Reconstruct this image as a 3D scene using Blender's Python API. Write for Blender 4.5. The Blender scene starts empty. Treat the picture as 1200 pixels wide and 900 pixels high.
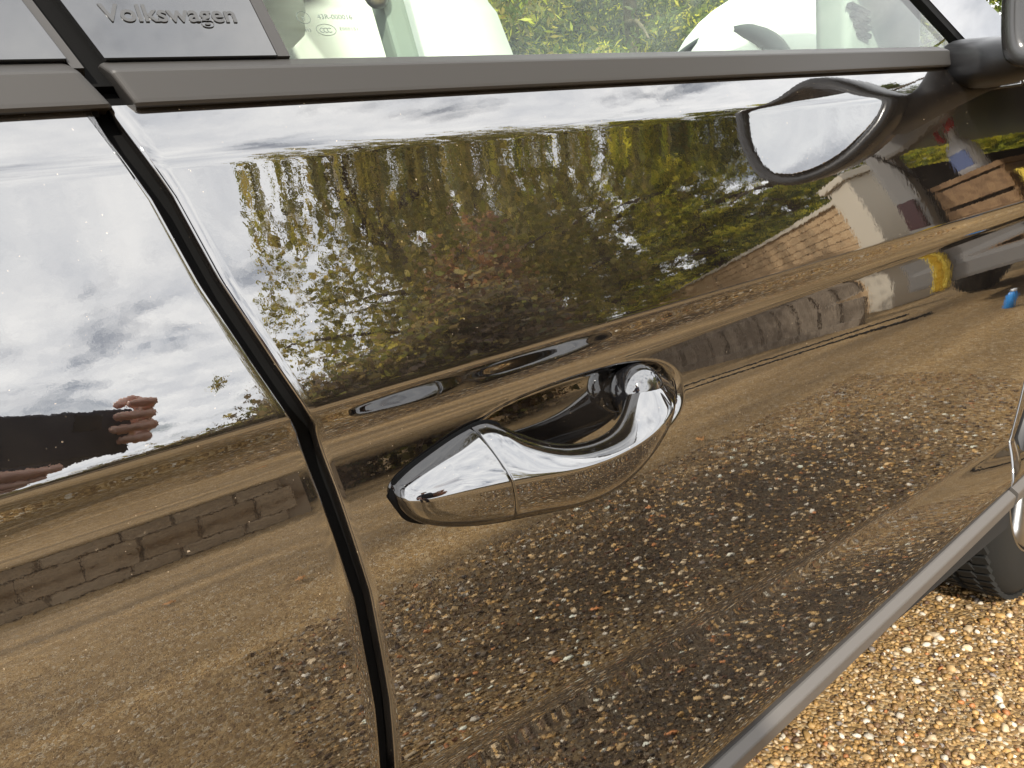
import bpy, bmesh, math, random
import numpy as np
from mathutils import Vector, Matrix
R_ = math.radians
random.seed(7); rng = np.random.default_rng(7)
sc = bpy.context.scene
COL = sc.collection

# ------------------------------------------------------------------ camera
CAM = Vector((0.0, -0.42, 0.98))
c_right = Vector((0.81424477, -0.56385443, -0.1381073))
c_up = Vector((0.26286642, 0.14599802, 0.95372209))
c_fwd = Vector((0.51759703, 0.812867, -0.26709653))
cd = bpy.data.cameras.new('camera'); cam = bpy.data.objects.new('camera', cd); COL.objects.link(cam)
m3 = Matrix((c_right, c_up, -c_fwd)).transposed()
cam.matrix_world = Matrix.Translation(CAM) @ m3.to_4x4()
cd.sensor_fit = 'HORIZONTAL'; cd.angle = 2*math.atan(600/807.31); cd.clip_start = 0.004; cd.clip_end = 3000
sc.camera = cam

# ------------------------------------------------------------------ sky, sun, exposure
SUN_AZ, SUN_EL = R_(-38), R_(38)            # azimuth from -Y towards +X
sdir = Vector((math.sin(SUN_AZ)*math.cos(SUN_EL), -math.cos(SUN_AZ)*math.cos(SUN_EL), math.sin(SUN_EL)))
w = bpy.data.worlds.new('World'); sc.world = w; w.use_nodes = True
nt = w.node_tree; nt.nodes.clear()
def N(nt, t, **k):
    n = nt.nodes.new(t)
    for a, b in k.items(): setattr(n, a, b)
    return n
out = N(nt, 'ShaderNodeOutputWorld'); bg = N(nt, 'ShaderNodeBackground'); sky = N(nt, 'ShaderNodeTexSky')
sky.sky_type = 'NISHITA'; sky.sun_disc = False; sky.sun_elevation = SUN_EL
sky.sun_rotation = math.atan2(sdir.x, sdir.y); sky.air_density = 1.0; sky.dust_density = 2.0
tc = N(nt, 'ShaderNodeTexCoord'); sep = N(nt, 'ShaderNodeSeparateXYZ'); nt.links.new(tc.outputs['Generated'], sep.inputs[0])
mx = N(nt, 'ShaderNodeMath', operation='MAXIMUM'); mx.inputs[1].default_value = 0.0; nt.links.new(sep.outputs[2], mx.inputs[0])
ad = N(nt, 'ShaderNodeMath', operation='ADD'); ad.inputs[1].default_value = 0.22; nt.links.new(mx.outputs[0], ad.inputs[0])
vd = N(nt, 'ShaderNodeVectorMath', operation='DIVIDE'); nt.links.new(tc.outputs['Generated'], vd.inputs[0]); nt.links.new(ad.outputs[0], vd.inputs[1])
cn = N(nt, 'ShaderNodeTexNoise'); cn.inputs['Scale'].default_value = 2.6; cn.inputs['Detail'].default_value = 9; cn.inputs['Roughness'].default_value = 0.6; cn.inputs['Distortion'].default_value = 0.5
nt.links.new(vd.outputs[0], cn.inputs['Vector'])
cr = N(nt, 'ShaderNodeMapRange'); cr.inputs[1].default_value = 0.30; cr.inputs[2].default_value = 0.48; cr.inputs[3].default_value = 0.2; cr.interpolation_type = 'SMOOTHSTEP'
nt.links.new(cn.outputs['Fac'], cr.inputs[0])
cn2 = N(nt, 'ShaderNodeTexNoise'); cn2.inputs['Scale'].default_value = 6.0; cn2.inputs['Detail'].default_value = 8; cn2.inputs['Roughness'].default_value = 0.62
nt.links.new(vd.outputs[0], cn2.inputs['Vector'])
cc = N(nt, 'ShaderNodeValToRGB'); cc.color_ramp.elements[0].position = 0.3; cc.color_ramp.elements[0].color = (15.0, 15.4, 16.2, 1)
cc.color_ramp.elements[1].position = 0.68; cc.color_ramp.elements[1].color = (22.0, 21.8, 21.5, 1)
nt.links.new(cn2.outputs['Fac'], cc.inputs[0])
mixc = N(nt, 'ShaderNodeMix', data_type='RGBA'); nt.links.new(cr.outputs[0], mixc.inputs[0]); nt.links.new(sky.outputs[0], mixc.inputs[6]); nt.links.new(cc.outputs[0], mixc.inputs[7])
nt.links.new(mixc.outputs[2], bg.inputs[0]); bg.inputs[1].default_value = 0.12
nt.links.new(bg.outputs[0], out.inputs[0])
sl = bpy.data.lights.new('sun', 'SUN'); sl.energy = 4.6; sl.angle = R_(1.2); sl.color = (1.0, 0.93, 0.82)
so = bpy.data.objects.new('sun', sl); COL.objects.link(so)
so.rotation_euler = sdir.to_track_quat('Z', 'Y').to_euler()
sc.view_settings.view_transform = 'Standard'; sc.view_settings.look = 'None'; sc.view_settings.gamma = 1.0; sc.view_settings.exposure = 0.46
sc.view_settings.use_curve_mapping = False
sc.render.engine = 'CYCLES'; sc.cycles.max_bounces = 10; sc.cycles.glossy_bounces = 6; sc.cycles.transmission_bounces = 6; sc.cycles.transparent_max_bounces = 24
sc.cycles.diffuse_bounces = 3; sc.cycles.use_denoising = True; sc.cycles.sample_clamp_indirect = 6.0; sc.cycles.blur_glossy = 0.0
sc.cycles.caustics_reflective = False; sc.cycles.caustics_refractive = False

# ------------------------------------------------------------------ helpers
def mat(name, col, rough=0.5, ior=1.45, metal=0.0, **k):
    m = bpy.data.materials.new(name); m.use_nodes = True
    p = m.node_tree.nodes['Principled BSDF']
    p.inputs['Base Color'].default_value = (*col, 1); p.inputs['Roughness'].default_value = rough
    p.inputs['IOR'].default_value = ior; p.inputs['Metallic'].default_value = metal
    for a, b in k.items(): p.inputs[a].default_value = b
    return m
def P(m): return m.node_tree.nodes['Principled BSDF']
def noise_col(m, c1, c2, scale, detail=5, rough=.6, lo=.35, hi=.65, coord='Object', stretch=None, bump=0, bdist=.01):
    t = m.node_tree; tcn = N(t, 'ShaderNodeTexCoord'); n = N(t, 'ShaderNodeTexNoise'); r = N(t, 'ShaderNodeValToRGB')
    n.inputs['Scale'].default_value = scale; n.inputs['Detail'].default_value = detail; n.inputs['Roughness'].default_value = rough
    src = tcn.outputs[coord]
    if stretch:
        mp = N(t, 'ShaderNodeMapping'); mp.inputs['Scale'].default_value = stretch; t.links.new(src, mp.inputs[0]); src = mp.outputs[0]
    t.links.new(src, n.inputs['Vector'])
    r.color_ramp.elements[0].position = lo; r.color_ramp.elements[0].color = (*c1, 1)
    r.color_ramp.elements[1].position = hi; r.color_ramp.elements[1].color = (*c2, 1)
    t.links.new(n.outputs['Fac'], r.inputs[0]); t.links.new(r.outputs[0], P(m).inputs['Base Color'])
    if bump:
        b = N(t, 'ShaderNodeBump'); b.inputs['Strength'].default_value = bump; b.inputs['Distance'].default_value = bdist
        t.links.new(n.outputs['Fac'], b.inputs['Height']); t.links.new(b.outputs[0], P(m).inputs['Normal'])
    return n
def attr_col(m, name='tint', gain=1.0):
    t = m.node_tree; a = N(t, 'ShaderNodeAttribute', attribute_name=name); t.links.new(a.outputs['Color'], P(m).inputs['Base Color']); return a
def link(o, parent=None):
    COL.objects.link(o)
    if parent: o.parent = parent
    return o
def obj(name, verts, faces, m, parent=None, smooth=True, mats=None):
    me = bpy.data.meshes.new(name); me.from_pydata([tuple(v) for v in verts], [], [tuple(f) for f in faces]); me.update()
    if m: me.materials.append(m)
    if smooth: me.polygons.foreach_set('use_smooth', [True]*len(me.polygons))
    o = bpy.data.objects.new(name, me); return link(o, parent)
def bobj(name, bm, m, parent=None, smooth=False):
    me = bpy.data.meshes.new(name); bmesh.ops.recalc_face_normals(bm, faces=bm.faces); bm.to_mesh(me); bm.free(); me.materials.append(m)
    if smooth: me.polygons.foreach_set('use_smooth', [True]*len(me.polygons))
    return link(bpy.data.objects.new(name, me), parent)
def fast(name, V, F, m, parent=None, smooth=True, tint=None):
    """V (n,3) array, F (k,c) array of equal-size faces"""
    me = bpy.data.meshes.new(name); n, (k, c) = len(V), F.shape
    me.vertices.add(n); me.vertices.foreach_set('co', np.asarray(V, 'f').ravel())
    me.loops.add(k*c); me.loops.foreach_set('vertex_index', F.astype('i').ravel())
    me.polygons.add(k); me.polygons.foreach_set('loop_start', np.arange(0, k*c, c, dtype='i'))
    me.update(calc_edges=True); me.polygons.foreach_set('use_smooth', np.full(k, smooth))
    if tint is not None:
        ca = me.color_attributes.new('tint', 'FLOAT_COLOR', 'POINT'); t4 = np.ones((n, 4), 'f'); t4[:, :3] = tint; ca.data.foreach_set('color', t4.ravel())
    if m: me.materials.append(m)
    me.validate(); return link(bpy.data.objects.new(name, me), parent)
def grid_faces(nr, nc, closed=False):
    i = np.arange(nr-1)[:, None]; j = np.arange(nc if closed else nc-1)[None, :]; j2 = (j+1) % nc
    return np.stack([i*nc+j, i*nc+j2, (i+1)*nc+j2, (i+1)*nc+j], -1).reshape(-1, 4)
def box(bm, c, s, rot=None, bev=0):
    r = bmesh.ops.create_cube(bm, size=1); vs = r['verts']
    M = Matrix.Translation(Vector(c)) @ (rot.to_4x4() if rot else Matrix.Identity(4)) @ Matrix.Diagonal((*s, 1))
    bmesh.ops.transform(bm, matrix=M, verts=vs)
    if bev:
        es = list({e for v in vs for e in v.link_edges}); bmesh.ops.bevel(bm, geom=es, offset=bev, segments=2, affect='EDGES', profile=.7)
def boxo(name, c, s, m, parent=None, rot=None, bev=0.0, smooth=False):
    bm = bmesh.new(); box(bm, c, s, rot, bev); return bobj(name, bm, m, parent, smooth)
def tube(bm, pts, rad, n=8, cap=True):
    pts = [Vector(p) for p in pts]; rad = rad if hasattr(rad, '__len__') else [rad]*len(pts); rings = []
    up = Vector((0.13, .21, .97))
    for i, p in enumerate(pts):
        d = (pts[min(i+1, len(pts)-1)] - pts[max(i-1, 0)]).normalized(); a = d.cross(up)
        if a.length < .05: a = d.cross(Vector((1, 0, 0)))
        a.normalize(); b = d.cross(a)
        rings.append([bm.verts.new(p + (a*math.cos(2*math.pi*k/n) + b*math.sin(2*math.pi*k/n))*rad[i]) for k in range(n)])
    for r0, r1 in zip(rings, rings[1:]):
        for k in range(n): bm.faces.new((r0[k], r0[(k+1) % n], r1[(k+1) % n], r1[k]))
    if cap: bm.faces.new(rings[0][::-1]); bm.faces.new(rings[-1])
def tubeo(name, pts, rad, m, parent=None, n=8):
    bm = bmesh.new(); tube(bm, pts, rad, n); return bobj(name, bm, m, parent, True)
def loft(name, secs, m, parent=None, cap=True, smooth=True):
    nr, nc = len(secs), len(secs[0]); V = np.array(secs, float).reshape(-1, 3); F = [tuple(f) for f in grid_faces(nr, nc, True)]
    if cap: F += [tuple(range(nc))[::-1], tuple(range((nr-1)*nc, nr*nc))]
    bm = bmesh.new(); vs = [bm.verts.new(v) for v in V]
    for f in F: bm.faces.new([vs[i] for i in f])
    return bobj(name, bm, m, parent, smooth)
def prism(name, poly, axis_vec, m, parent=None, bev=0, smooth=False):
    bm = bmesh.new(); a = [bm.verts.new(p) for p in poly]; f = bm.faces.new(a)
    r = bmesh.ops.extrude_face_region(bm, geom=[f]); vs = [v for v in r['geom'] if isinstance(v, bmesh.types.BMVert)]
    bmesh.ops.translate(bm, vec=Vector(axis_vec), verts=vs)
    if bev: bmesh.ops.bevel(bm, geom=list(bm.edges), offset=bev, segments=2, affect='EDGES')
    return bobj(name, bm, m, parent, smooth)
def empty(name, loc=(0, 0, 0)):
    o = bpy.data.objects.new(name, None); o.location = loc; o.empty_display_size = .1; return link(o)
def tag(o, label, cat, group=None, kind=None):
    if label: o['label'] = label
    if cat: o['category'] = cat
    if group: o['group'] = group
    if kind: o['kind'] = kind
    return o
def text_mesh(name, body, size, M, m, parent, extrude=0.0003, spacing=1.0, bold=0.0):
    cu = bpy.data.curves.new(name, 'FONT'); cu.body = body; cu.size = size; cu.extrude = extrude; cu.space_character = spacing; cu.offset = bold
    t = bpy.data.objects.new(name+'_tmp', cu); COL.objects.link(t)
    dg = bpy.context.evaluated_depsgraph_get(); me = bpy.data.meshes.new_from_object(t.evaluated_get(dg))
    bpy.data.objects.remove(t); me.name = name; me.materials.clear(); me.materials.append(m); me.transform(M)
    return link(bpy.data.objects.new(name, me), parent)

# ------------------------------------------------------------------ materials
def make_paint():
    m = mat('black_paint', (.006, .005, .0045), .015, 2.75)
    t = m.node_tree; tcn = N(t, 'ShaderNodeTexCoord')
    mp = N(t, 'ShaderNodeMapping'); mp.inputs['Scale'].default_value = (1, 1, 1); t.links.new(tcn.outputs['Object'], mp.inputs[0])
    n = N(t, 'ShaderNodeTexNoise'); n.inputs['Scale'].default_value = 150; n.inputs['Detail'].default_value = 3; t.links.new(mp.outputs[0], n.inputs['Vector'])
    b = N(t, 'ShaderNodeBump'); b.inputs['Strength'].default_value = .03; b.inputs['Distance'].default_value = .0006
    t.links.new(n.outputs['Fac'], b.inputs['Height']); t.links.new(b.outputs[0], P(m).inputs['Normal'])
    # wipe marks: faint roughness streaks
    mw = N(t, 'ShaderNodeMapping'); mw.inputs['Scale'].default_value = (3, 3, 14); mw.inputs['Rotation'].default_value = (0, R_(20), 0); t.links.new(tcn.outputs['Object'], mw.inputs[0])
    nw = N(t, 'ShaderNodeTexNoise'); nw.inputs['Scale'].default_value = 6; nw.inputs['Detail'].default_value = 8; nw.inputs['Roughness'].default_value = .7; t.links.new(mw.outputs[0], nw.inputs['Vector'])
    rw_ = N(t, 'ShaderNodeMapRange'); rw_.inputs[1].default_value = .55; rw_.inputs[2].default_value = .8; rw_.inputs[3].default_value = .006; rw_.inputs[4].default_value = .07; t.links.new(nw.outputs['Fac'], rw_.inputs[0]); t.links.new(rw_.outputs[0], P(m).inputs['Roughness'])
    # sparse dust specks on the lacquer
    v = N(t, 'ShaderNodeTexNoise'); v.inputs['Scale'].default_value = 420; v.inputs['Detail'].default_value = 2; t.links.new(tcn.outputs['Object'], v.inputs['Vector'])
    r = N(t, 'ShaderNodeMapRange'); r.inputs[1].default_value = .735; r.inputs[2].default_value = .80; t.links.new(v.outputs['Fac'], r.inputs[0])
    mx_ = N(t, 'ShaderNodeMix', data_type='RGBA')
    nf = N(t, 'ShaderNodeTexNoise'); nf.inputs['Scale'].default_value = 9; nf.inputs['Detail'].default_value = 10; nf.inputs['Roughness'].default_value = .75; t.links.new(tcn.outputs['Object'], nf.inputs['Vector'])
    fr_ = N(t, 'ShaderNodeValToRGB'); fr_.color_ramp.elements[0].position = .42; fr_.color_ramp.elements[0].color = (.006, .005, .0045, 1); fr_.color_ramp.elements[1].position = .78; fr_.color_ramp.elements[1].color = (.016, .0135, .011, 1)
    t.links.new(nf.outputs['Fac'], fr_.inputs[0]); t.links.new(fr_.outputs[0], mx_.inputs[6]); mx_.inputs[7].default_value = (.35, .28, .2, 1)
    t.links.new(r.outputs[0], mx_.inputs[0]); t.links.new(mx_.outputs[2], P(m).inputs['Base Color'])
    return m
PAINT = make_paint()
GLOSSBLK = mat('gloss_black_plastic', (.008, .008, .009), .03, 2.4)
PILLAR = mat('pillar_gloss', (.012, .012, .012), .02, 2.0)
RUBBER = mat('black_rubber', (.004, .004, .004), .8, 1.2)
TRIM = mat('grey_satin_trim', (.034, .032, .030), .52, 1.42)
SILLG = mat('grey_sill_plastic', (.085, .077, .07), .48, 1.5)
DARKPL = mat('dark_plastic', (.02, .02, .021), .4)
def glass_mat(name, tint):
    m = bpy.data.materials.new(name); m.use_nodes = True; t = m.node_tree; t.nodes.clear()
    o = N(t, 'ShaderNodeOutputMaterial'); a = N(t, 'ShaderNodeBsdfTransparent'); a.inputs[0].default_value = (*tint, 1)
    g = N(t, 'ShaderNodeBsdfGlossy'); g.inputs['Roughness'].default_value = 0.0
    lw = N(t, 'ShaderNodeLayerWeight'); lw.inputs[0].default_value = .5; pw = N(t, 'ShaderNodeMath', operation='POWER'); pw.inputs[1].default_value = 5
    ma = N(t, 'ShaderNodeMath', operation='MULTIPLY_ADD'); ma.inputs[1].default_value = .94; ma.inputs[2].default_value = .014; mxs = N(t, 'ShaderNodeMixShader')
    t.links.new(lw.outputs['Facing'], pw.inputs[0]); t.links.new(pw.outputs[0], ma.inputs[0])
    t.links.new(ma.outputs[0], mxs.inputs[0]); t.links.new(a.outputs[0], mxs.inputs[1]); t.links.new(g.outputs[0], mxs.inputs[2]); t.links.new(mxs.outputs[0], o.inputs[0])
    return m
GLASS = glass_mat('tinted_glass', (.94, .985, .945))
MIRROR = mat('mirror_glass', (.93, .94, .94), .0, 1.5, 1.0)
CHROME = mat('alloy', (.36, .36, .36), .35, 1.5, 1.0)
TYRE = mat('tyre_rubber', (.014, .014, .013), .8, 1.3)
SEATW = mat('cream_leather', (.80, .79, .75), .5)
INTERIOR = mat('pale_cabin_plastic', (.24, .27, .245), .55)
INTDARK = mat('dark_cabin_plastic', (.01, .0105, .0105), .5)
PRINT = mat('glass_print', (.10, .13, .11), .5)
CARPETUNDER = mat('underbody', (.01, .01, .01), .8)

# ------------------------------------------------------------------ car body: shape of the flank
CREASE = .865
_tab = np.array([  # height, tilt of the surface normal above the horizon (degrees)
 (.30, 0), (.345, -25), (.362, -6), (.375, 3), (.40, 6), (.46, 7.5), (.51, 9), (.523, 8), (.531, 0), (.537, -7), (.55, -6), (.60, -3.5), (.66, -1.5), (.72, .5), (.77, 3), (.795, 6), (.812, 7.5),
 (.827, 4.5), (.838, -4), (.847, -18), (.853, -30), (.859, -32), (.8625, -24), (.8650, -6), (.8675, 6), (.8700, 9.8), (.887, 11), (.905, 12.2), (.93, 13.5), (.965, 14.5), (1.0, 13.5), (1.019, 12.0), (1.0235, 16),
 (1.0270, 22), (1.033, 24.5), (1.043, 26), (1.055, 27), (1.07, 27)])
_z = np.linspace(.28, 1.07, 3200); _t = np.interp(_z, _tab[:, 0], _tab[:, 1])
_k = np.exp(-.5*(np.arange(-12, 13)/4.0)**2); _k /= _k.sum(); _t = np.convolve(np.pad(_t, 12, mode='edge'), _k, 'valid')
_y = np.concatenate([[0], np.cumsum(np.tan(np.radians((_t[1:]+_t[:-1])/2))*np.diff(_z))]); _y -= np.interp(CREASE, _z, _y)
def ridge_z(x): return .575 - .072*np.clip(x, -1.2, 1.3)
def sill_z(x): return .355 + .075*np.clip(x-.35, 0, 1.2)
def canon(x, z):
    zr, zs = ridge_z(x), sill_z(x)
    return np.where(z >= .66, z, np.where(z >= zr, .537+(z-zr)/(.66-zr)*(.66-.537), .345+(z-zs)/(zr-zs)*(.537-.345)))
HC = (.331, .786)
def recess(x, z):
    u = np.abs((x-HC[0])/.122)**2.6 + np.abs((z-HC[1])/.0415)**2.6
    d = np.power(u, 1/2.6); s = np.clip((1.02-d)/.20, 0, 1); s = s*s*(3-2*s); return .021*s
def flank_y(x, z, dent=True):
    x, z = np.broadcast_arrays(np.asarray(x, float), np.asarray(z, float))
    y = np.interp(canon(x, z), _z, _y)
    y = y + .012*((x-.4)/1.6)**2
    return y + recess(x, z) if dent else y
def spaced(knots):
    """knots: list of (value, step): step is used from this value to the next"""
    o = []
    for (a, s), (b, _) in zip(knots, knots[1:]):
        n = max(1, int(round((b-a)/s))); o += list(a + (b-a)*np.arange(n)/n)
    return np.array(o + [knots[-1][0]])
ZS = spaced([(.345, .004), (.50, .004), (.60, .006), (.735, .0016), (.835, .0012), (.872, .0025), (.92, .005), (1.014, .0012), (1.046, .004), (1.058, 1)])
def gap_b(z):   # B-pillar shut line
    return np.interp(z, [.35, .586, .637, .727, .808, .853, .868, .898, .953, 1.004, 1.047, 1.07], [.095, .117, .1215, .124, .118, .113, .108, .098, .081, .070, .055, .047])
def gap_f(z):   # front edge of the front door
    return np.interp(z, [.35, .45, .60, .80, 1.07], [1.165, 1.205, 1.235, 1.25, 1.255])
def flank_panel(name, xs, xl, xr, parent, z=ZS, hem=.0028, mask=None, m=None, y0=0, sgn=1, dent=True):
    """xl/xr: functions of z for the two edges; edges roll inwards"""
    Z = np.repeat(z[:, None], len(xs), 1); L = xl(z)[:, None]; Rr = xr(z)[:, None]; u = (xs-xs[0])/(xs[-1]-xs[0])
    w_l = np.clip(1-(xs-xs[0])/.10, 0, 1); w_r = np.clip(1-(xs[-1]-xs)/.10, 0, 1)
    X = xs[None, :] + (L-xs[0])*w_l**2 + (Rr-xs[-1])*w_r**2
    zs = sill_z(X); Zm = np.where(Z < .60, zs + (Z-.345)/(.60-.345)*(.60-zs), Z)
    Y = flank_y(X, Zm, dent)
    cols = []
    def hemcols(x, y, zz, s):
        c = []
        for a in (90, 60, 30):
            ra = math.radians(a); c.append(np.stack([x + s*hem*math.sin(ra), y + hem*(1-math.cos(ra)), zz], -1))
        return c
    def deep(x, y, zz, s): return np.stack([x + s*hem, y + .022, zz], -1)
    left = [deep(X[:, 0], Y[:, 0], Zm[:, 0], -1)] + hemcols(X[:, 0], Y[:, 0], Zm[:, 0], -1)
    right = hemcols(X[:, -1], Y[:, -1], Zm[:, -1], 1)[::-1] + [deep(X[:, -1], Y[:, -1], Zm[:, -1], 1)]
    A = np.concatenate([np.stack(left, 1), np.stack([X, Y, Zm], -1), np.stack(right, 1)], 1)
    nr, nc = A.shape[:2]; F = grid_faces(nr, nc); V = A.reshape(-1, 3)
    if mask is not None:
        cen = V[F].mean(1); F = F[mask(cen)]
    if y0: V = V.copy(); V[:, 1] = y0 - V[:, 1]; F = F[:, ::-1]
    F = F[:, ::1]
    o = fast(name, V, F, m or PAINT, parent); return o

car = tag(empty('car', (0, 0, 0)), 'glossy black car seen close along its doors, pale reflections all over its paint', 'car')
XF = spaced([(.118, .004), (.145, .0017), (.46, .005), (.60, .012), (1.235, 1)])
front_door = flank_panel('front_door', XF, lambda z: gap_b(z)+.0078, lambda z: gap_f(z)-.005, car)
front_door['label'] = 'black front door with pull handle, mirroring trees and gravel'
XR = spaced([(-.80, .012), (-.10, .006), (.11, 1)])
rear_door = flank_panel('rear_door', XR, lambda z: np.interp(z, [.35, .6, .9, 1.07], [-.56, -.66, -.80, -.84]), lambda z: gap_b(z)-.0078, car, dent=False)
rear_door['label'] = 'black rear door mirroring the cloudy sky'
def arch(cx, r): return lambda c: ((c[:, 0]-cx)**2 + (c[:, 2]-.335)**2) > r*r
fender = flank_panel('front_wing', spaced([(1.25, .012), (2.02, .02), (2.25, 1)]), lambda z: gap_f(z)+.0055, lambda z: 2.25+0*z, car, mask=arch(1.60, .385), dent=False)
quarter = flank_panel('rear_quarter', spaced([(-1.75, .015), (-.82, 1)]), lambda z: -1.75+0*z, lambda z: np.interp(z, [.35, .6, .9, 1.07], [-.57, -.672, -.812, -.852]), car, mask=arch(-1.02, .385), dent=False)
far_side = flank_panel('far_side', spaced([(-1.75, .04), (2.25, 1)]), lambda z: -1.75+0*z, lambda z: 2.25+0*z, car, z=spaced([(.345, .02), (.84, .006), (.88, .02), (1.058, 1)]), mask=lambda c: arch(1.60, .385)(c) & arch(-1.02, .385)(c), y0=1.80, dent=False)
# dark seals behind the shut lines
def seal(name, gf, z0, z1, parent, wd=.022, dy=.016, m=RUBBER):
    zz = np.linspace(z0, z1, 60); V = []
    for z in zz:
        x = float(gf(z)); y = float(flank_y(x, z, False)) + dy; V += [(x-wd, y, z), (x+wd, y, z)]
    return obj(name, V, grid_faces(60, 2), m, parent)
seal('door_seal', gap_b, .36, 1.075, front_door); seal('door_seal', gap_f, .40, 1.06, front_door)

# ---- belt mouldings
def moulding(name, x0, x1, parent, slant0=0, slant1=0, taper=0):
    prof = [(.074, 1.0560), (.047, 1.0560), (.0435, 1.0564), (.0422, 1.0582), (.0424, 1.0602), (.0448, 1.0752), (.0455, 1.0765), (.0470, 1.0775), (.0560, 1.0822), (.0575, 1.0829), (.0590, 1.0833), (.074, 1.0840)]
    secs = []; ends = [0, .0004, .0012, .0025, .004]
    xs = [x0+e for e in ends] + list(np.linspace(x0+.02, x1-.03, 8)) + ([x1-e for e in (.02, .016, .012, .008, .005, .0025, .001, 0)] if taper else [x1-e for e in ends[::-1]])
    for xx in xs:
        u = (xx-x0)/(x1-x0); e0 = min(1, (xx-x0)/.004); e1 = min(1, (x1-xx)/(.02 if taper else .004))
        s = .93+.07*math.sqrt(1-(1-e0)**2); s *= (.55+.45*math.sqrt(1-(1-e1)**2)) if taper else (.93+.07*math.sqrt(1-(1-e1)**2))
        cz = 1.0560 if taper else 1.069
        secs.append([(xx + (slant0*(1-u)+slant1*u)*(z-1.07), .078-(.074-y)*s, cz+(z-cz)*s) for y, z in prof])
    return loft(name, secs, TRIM, parent, True, False)
moulding('belt_moulding', .0655, 1.052, front_door, -.42, 0, 1)['label'] = 'long grey satin moulding below the window'
moulding('belt_moulding', -.82, .0515, rear_door, 0, -.55)
# black rubber lip between moulding and paint
for nm, x0, x1, pr in (('moulding_lip', .070, 1.03, front_door), ('moulding_lip', -.82, .052, rear_door)):
    boxo(nm, ((x0+x1)/2, .0660, 1.0548), (x1-x0, .024, .0040), RUBBER, pr)

# ---- window plane
TILT = R_(24)
def yg(z): return .0600 + (z-1.083)*math.tan(TILT)
def pane(name, quad, m, parent, off=0.0, thick=.003):
    """quad: four (x, z) corners on the tilted window plane"""
    nrm = Vector((0, -math.cos(TILT), math.sin(TILT)))
    p = [Vector((x, yg(z), z)) + nrm*off for x, z in quad]
    return prism(name, p, -nrm*thick, m, parent)
ZT = 1.47
def gw(z): return .0570 - .36*(z-1.083)       # shut line between the pillar covers
pillar_f = pane('pillar_cover', [(gw(1.084)+.0065, 1.084), (.1625, 1.084), (.1625-.13*(ZT-1.084), ZT), (gw(ZT)+.0065, ZT)], PILLAR, front_door, .002, .008)
pillar_f['label'] = 'gloss black door pillar cover with raised lettering'
pane('pillar_cover', [(-.095, 1.084), (gw(1.084)-.0125, 1.084), (gw(ZT)-.0125, ZT), (-.195, ZT)], PILLAR, rear_door, .002, .008)
pane('pillar_seal', [(gw(1.075)-.020, 1.075), (gw(1.075)+.02, 1.075), (gw(ZT)+.02, ZT), (gw(ZT)-.020, ZT)], RUBBER, front_door, -.010, .01)
pane('pillar_edge', [(gw(1.080)-.0125, 1.080), (gw(1.080)-.0065, 1.080), (gw(ZT)-.0065, ZT), (gw(ZT)-.0125, ZT)], TRIM, rear_door, -.0005, .012)
pane('glass_channel', [(.1635, 1.084), (.1715, 1.084), (.1715-.13*(ZT-1.084), ZT), (.1635-.13*(ZT-1.084), ZT)], TRIM, front_door, .001, .01)
win = pane('window', [(.172, 1.078), (1.145, 1.078), (.745, ZT), (.172-.13*(ZT-1.084), ZT)], GLASS, front_door, -.002, .0035)
pane('window', [(-.80, 1.078), (-.096, 1.078), (-.196, ZT), (-.74, ZT)], GLASS, rear_door, -.002, .0035)
MT = Matrix.Translation((0, 0, 0))
def on_glass(x, z, off): 
    nrm = Vector((0, -math.cos(TILT), math.sin(TILT))); p = Vector((x, yg(z), z)) + nrm*off
    return Matrix.Translation(p) @ Matrix.Rotation(math.pi/2-TILT, 4, 'X')
LETTER = mat('letter_plastic', (.045, .045, .045), .35, 1.5)
text_mesh('lettering', 'Volkswagen', .0160, on_glass(.0690, 1.1055, .0024), LETTER, pillar_f, .0004, 1.0, .0003)
text_mesh('glass_print', '43R-000016', .0052, on_glass(.2005, 1.1100, .0), PRINT, win, .0001)
text_mesh('glass_print', 'E000151', .0034, on_glass(.2135, 1.1020, .0), PRINT, win, .0001, 1.2)
text_mesh('glass_print', 'CCC', .0052, on_glass(.1985, 1.1005, .0), PRINT, win, .0001, .62)
text_mesh('glass_print', 'M3', .0034, on_glass(.1885, 1.1010, .0), PRINT, win, .0001)
text_mesh('glass_print', 'E', .0046, on_glass(.1892, 1.1090, .0), PRINT, win, .0001)
for (x, z, rx, rz) in ((.2035, 1.1023, .0070, .0044), (.1906, 1.1107, .0046, .0046)):
    bm = bmesh.new(); M = on_glass(x, z, .0001)
    pts = [M @ Vector((rx*math.cos(a), rz*math.sin(a), 0)) for a in np.linspace(0, 2*math.pi, 25)]; tube(bm, pts, .00022, 5, False)
    bobj('glass_print', bm, PRINT, win, True)
# quarter piece in front of the window
pane('quarter_seal', [(1.090, 1.083), (1.112, 1.083), (.752, ZT), (.735, ZT)], RUBBER, front_door, .003, .01)
pane('quarter_pillar', [(1.112, 1.080), (1.30, 1.080), (.80, ZT+.02), (.752, ZT)], GLOSSBLK, front_door, .004, .012)

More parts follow.
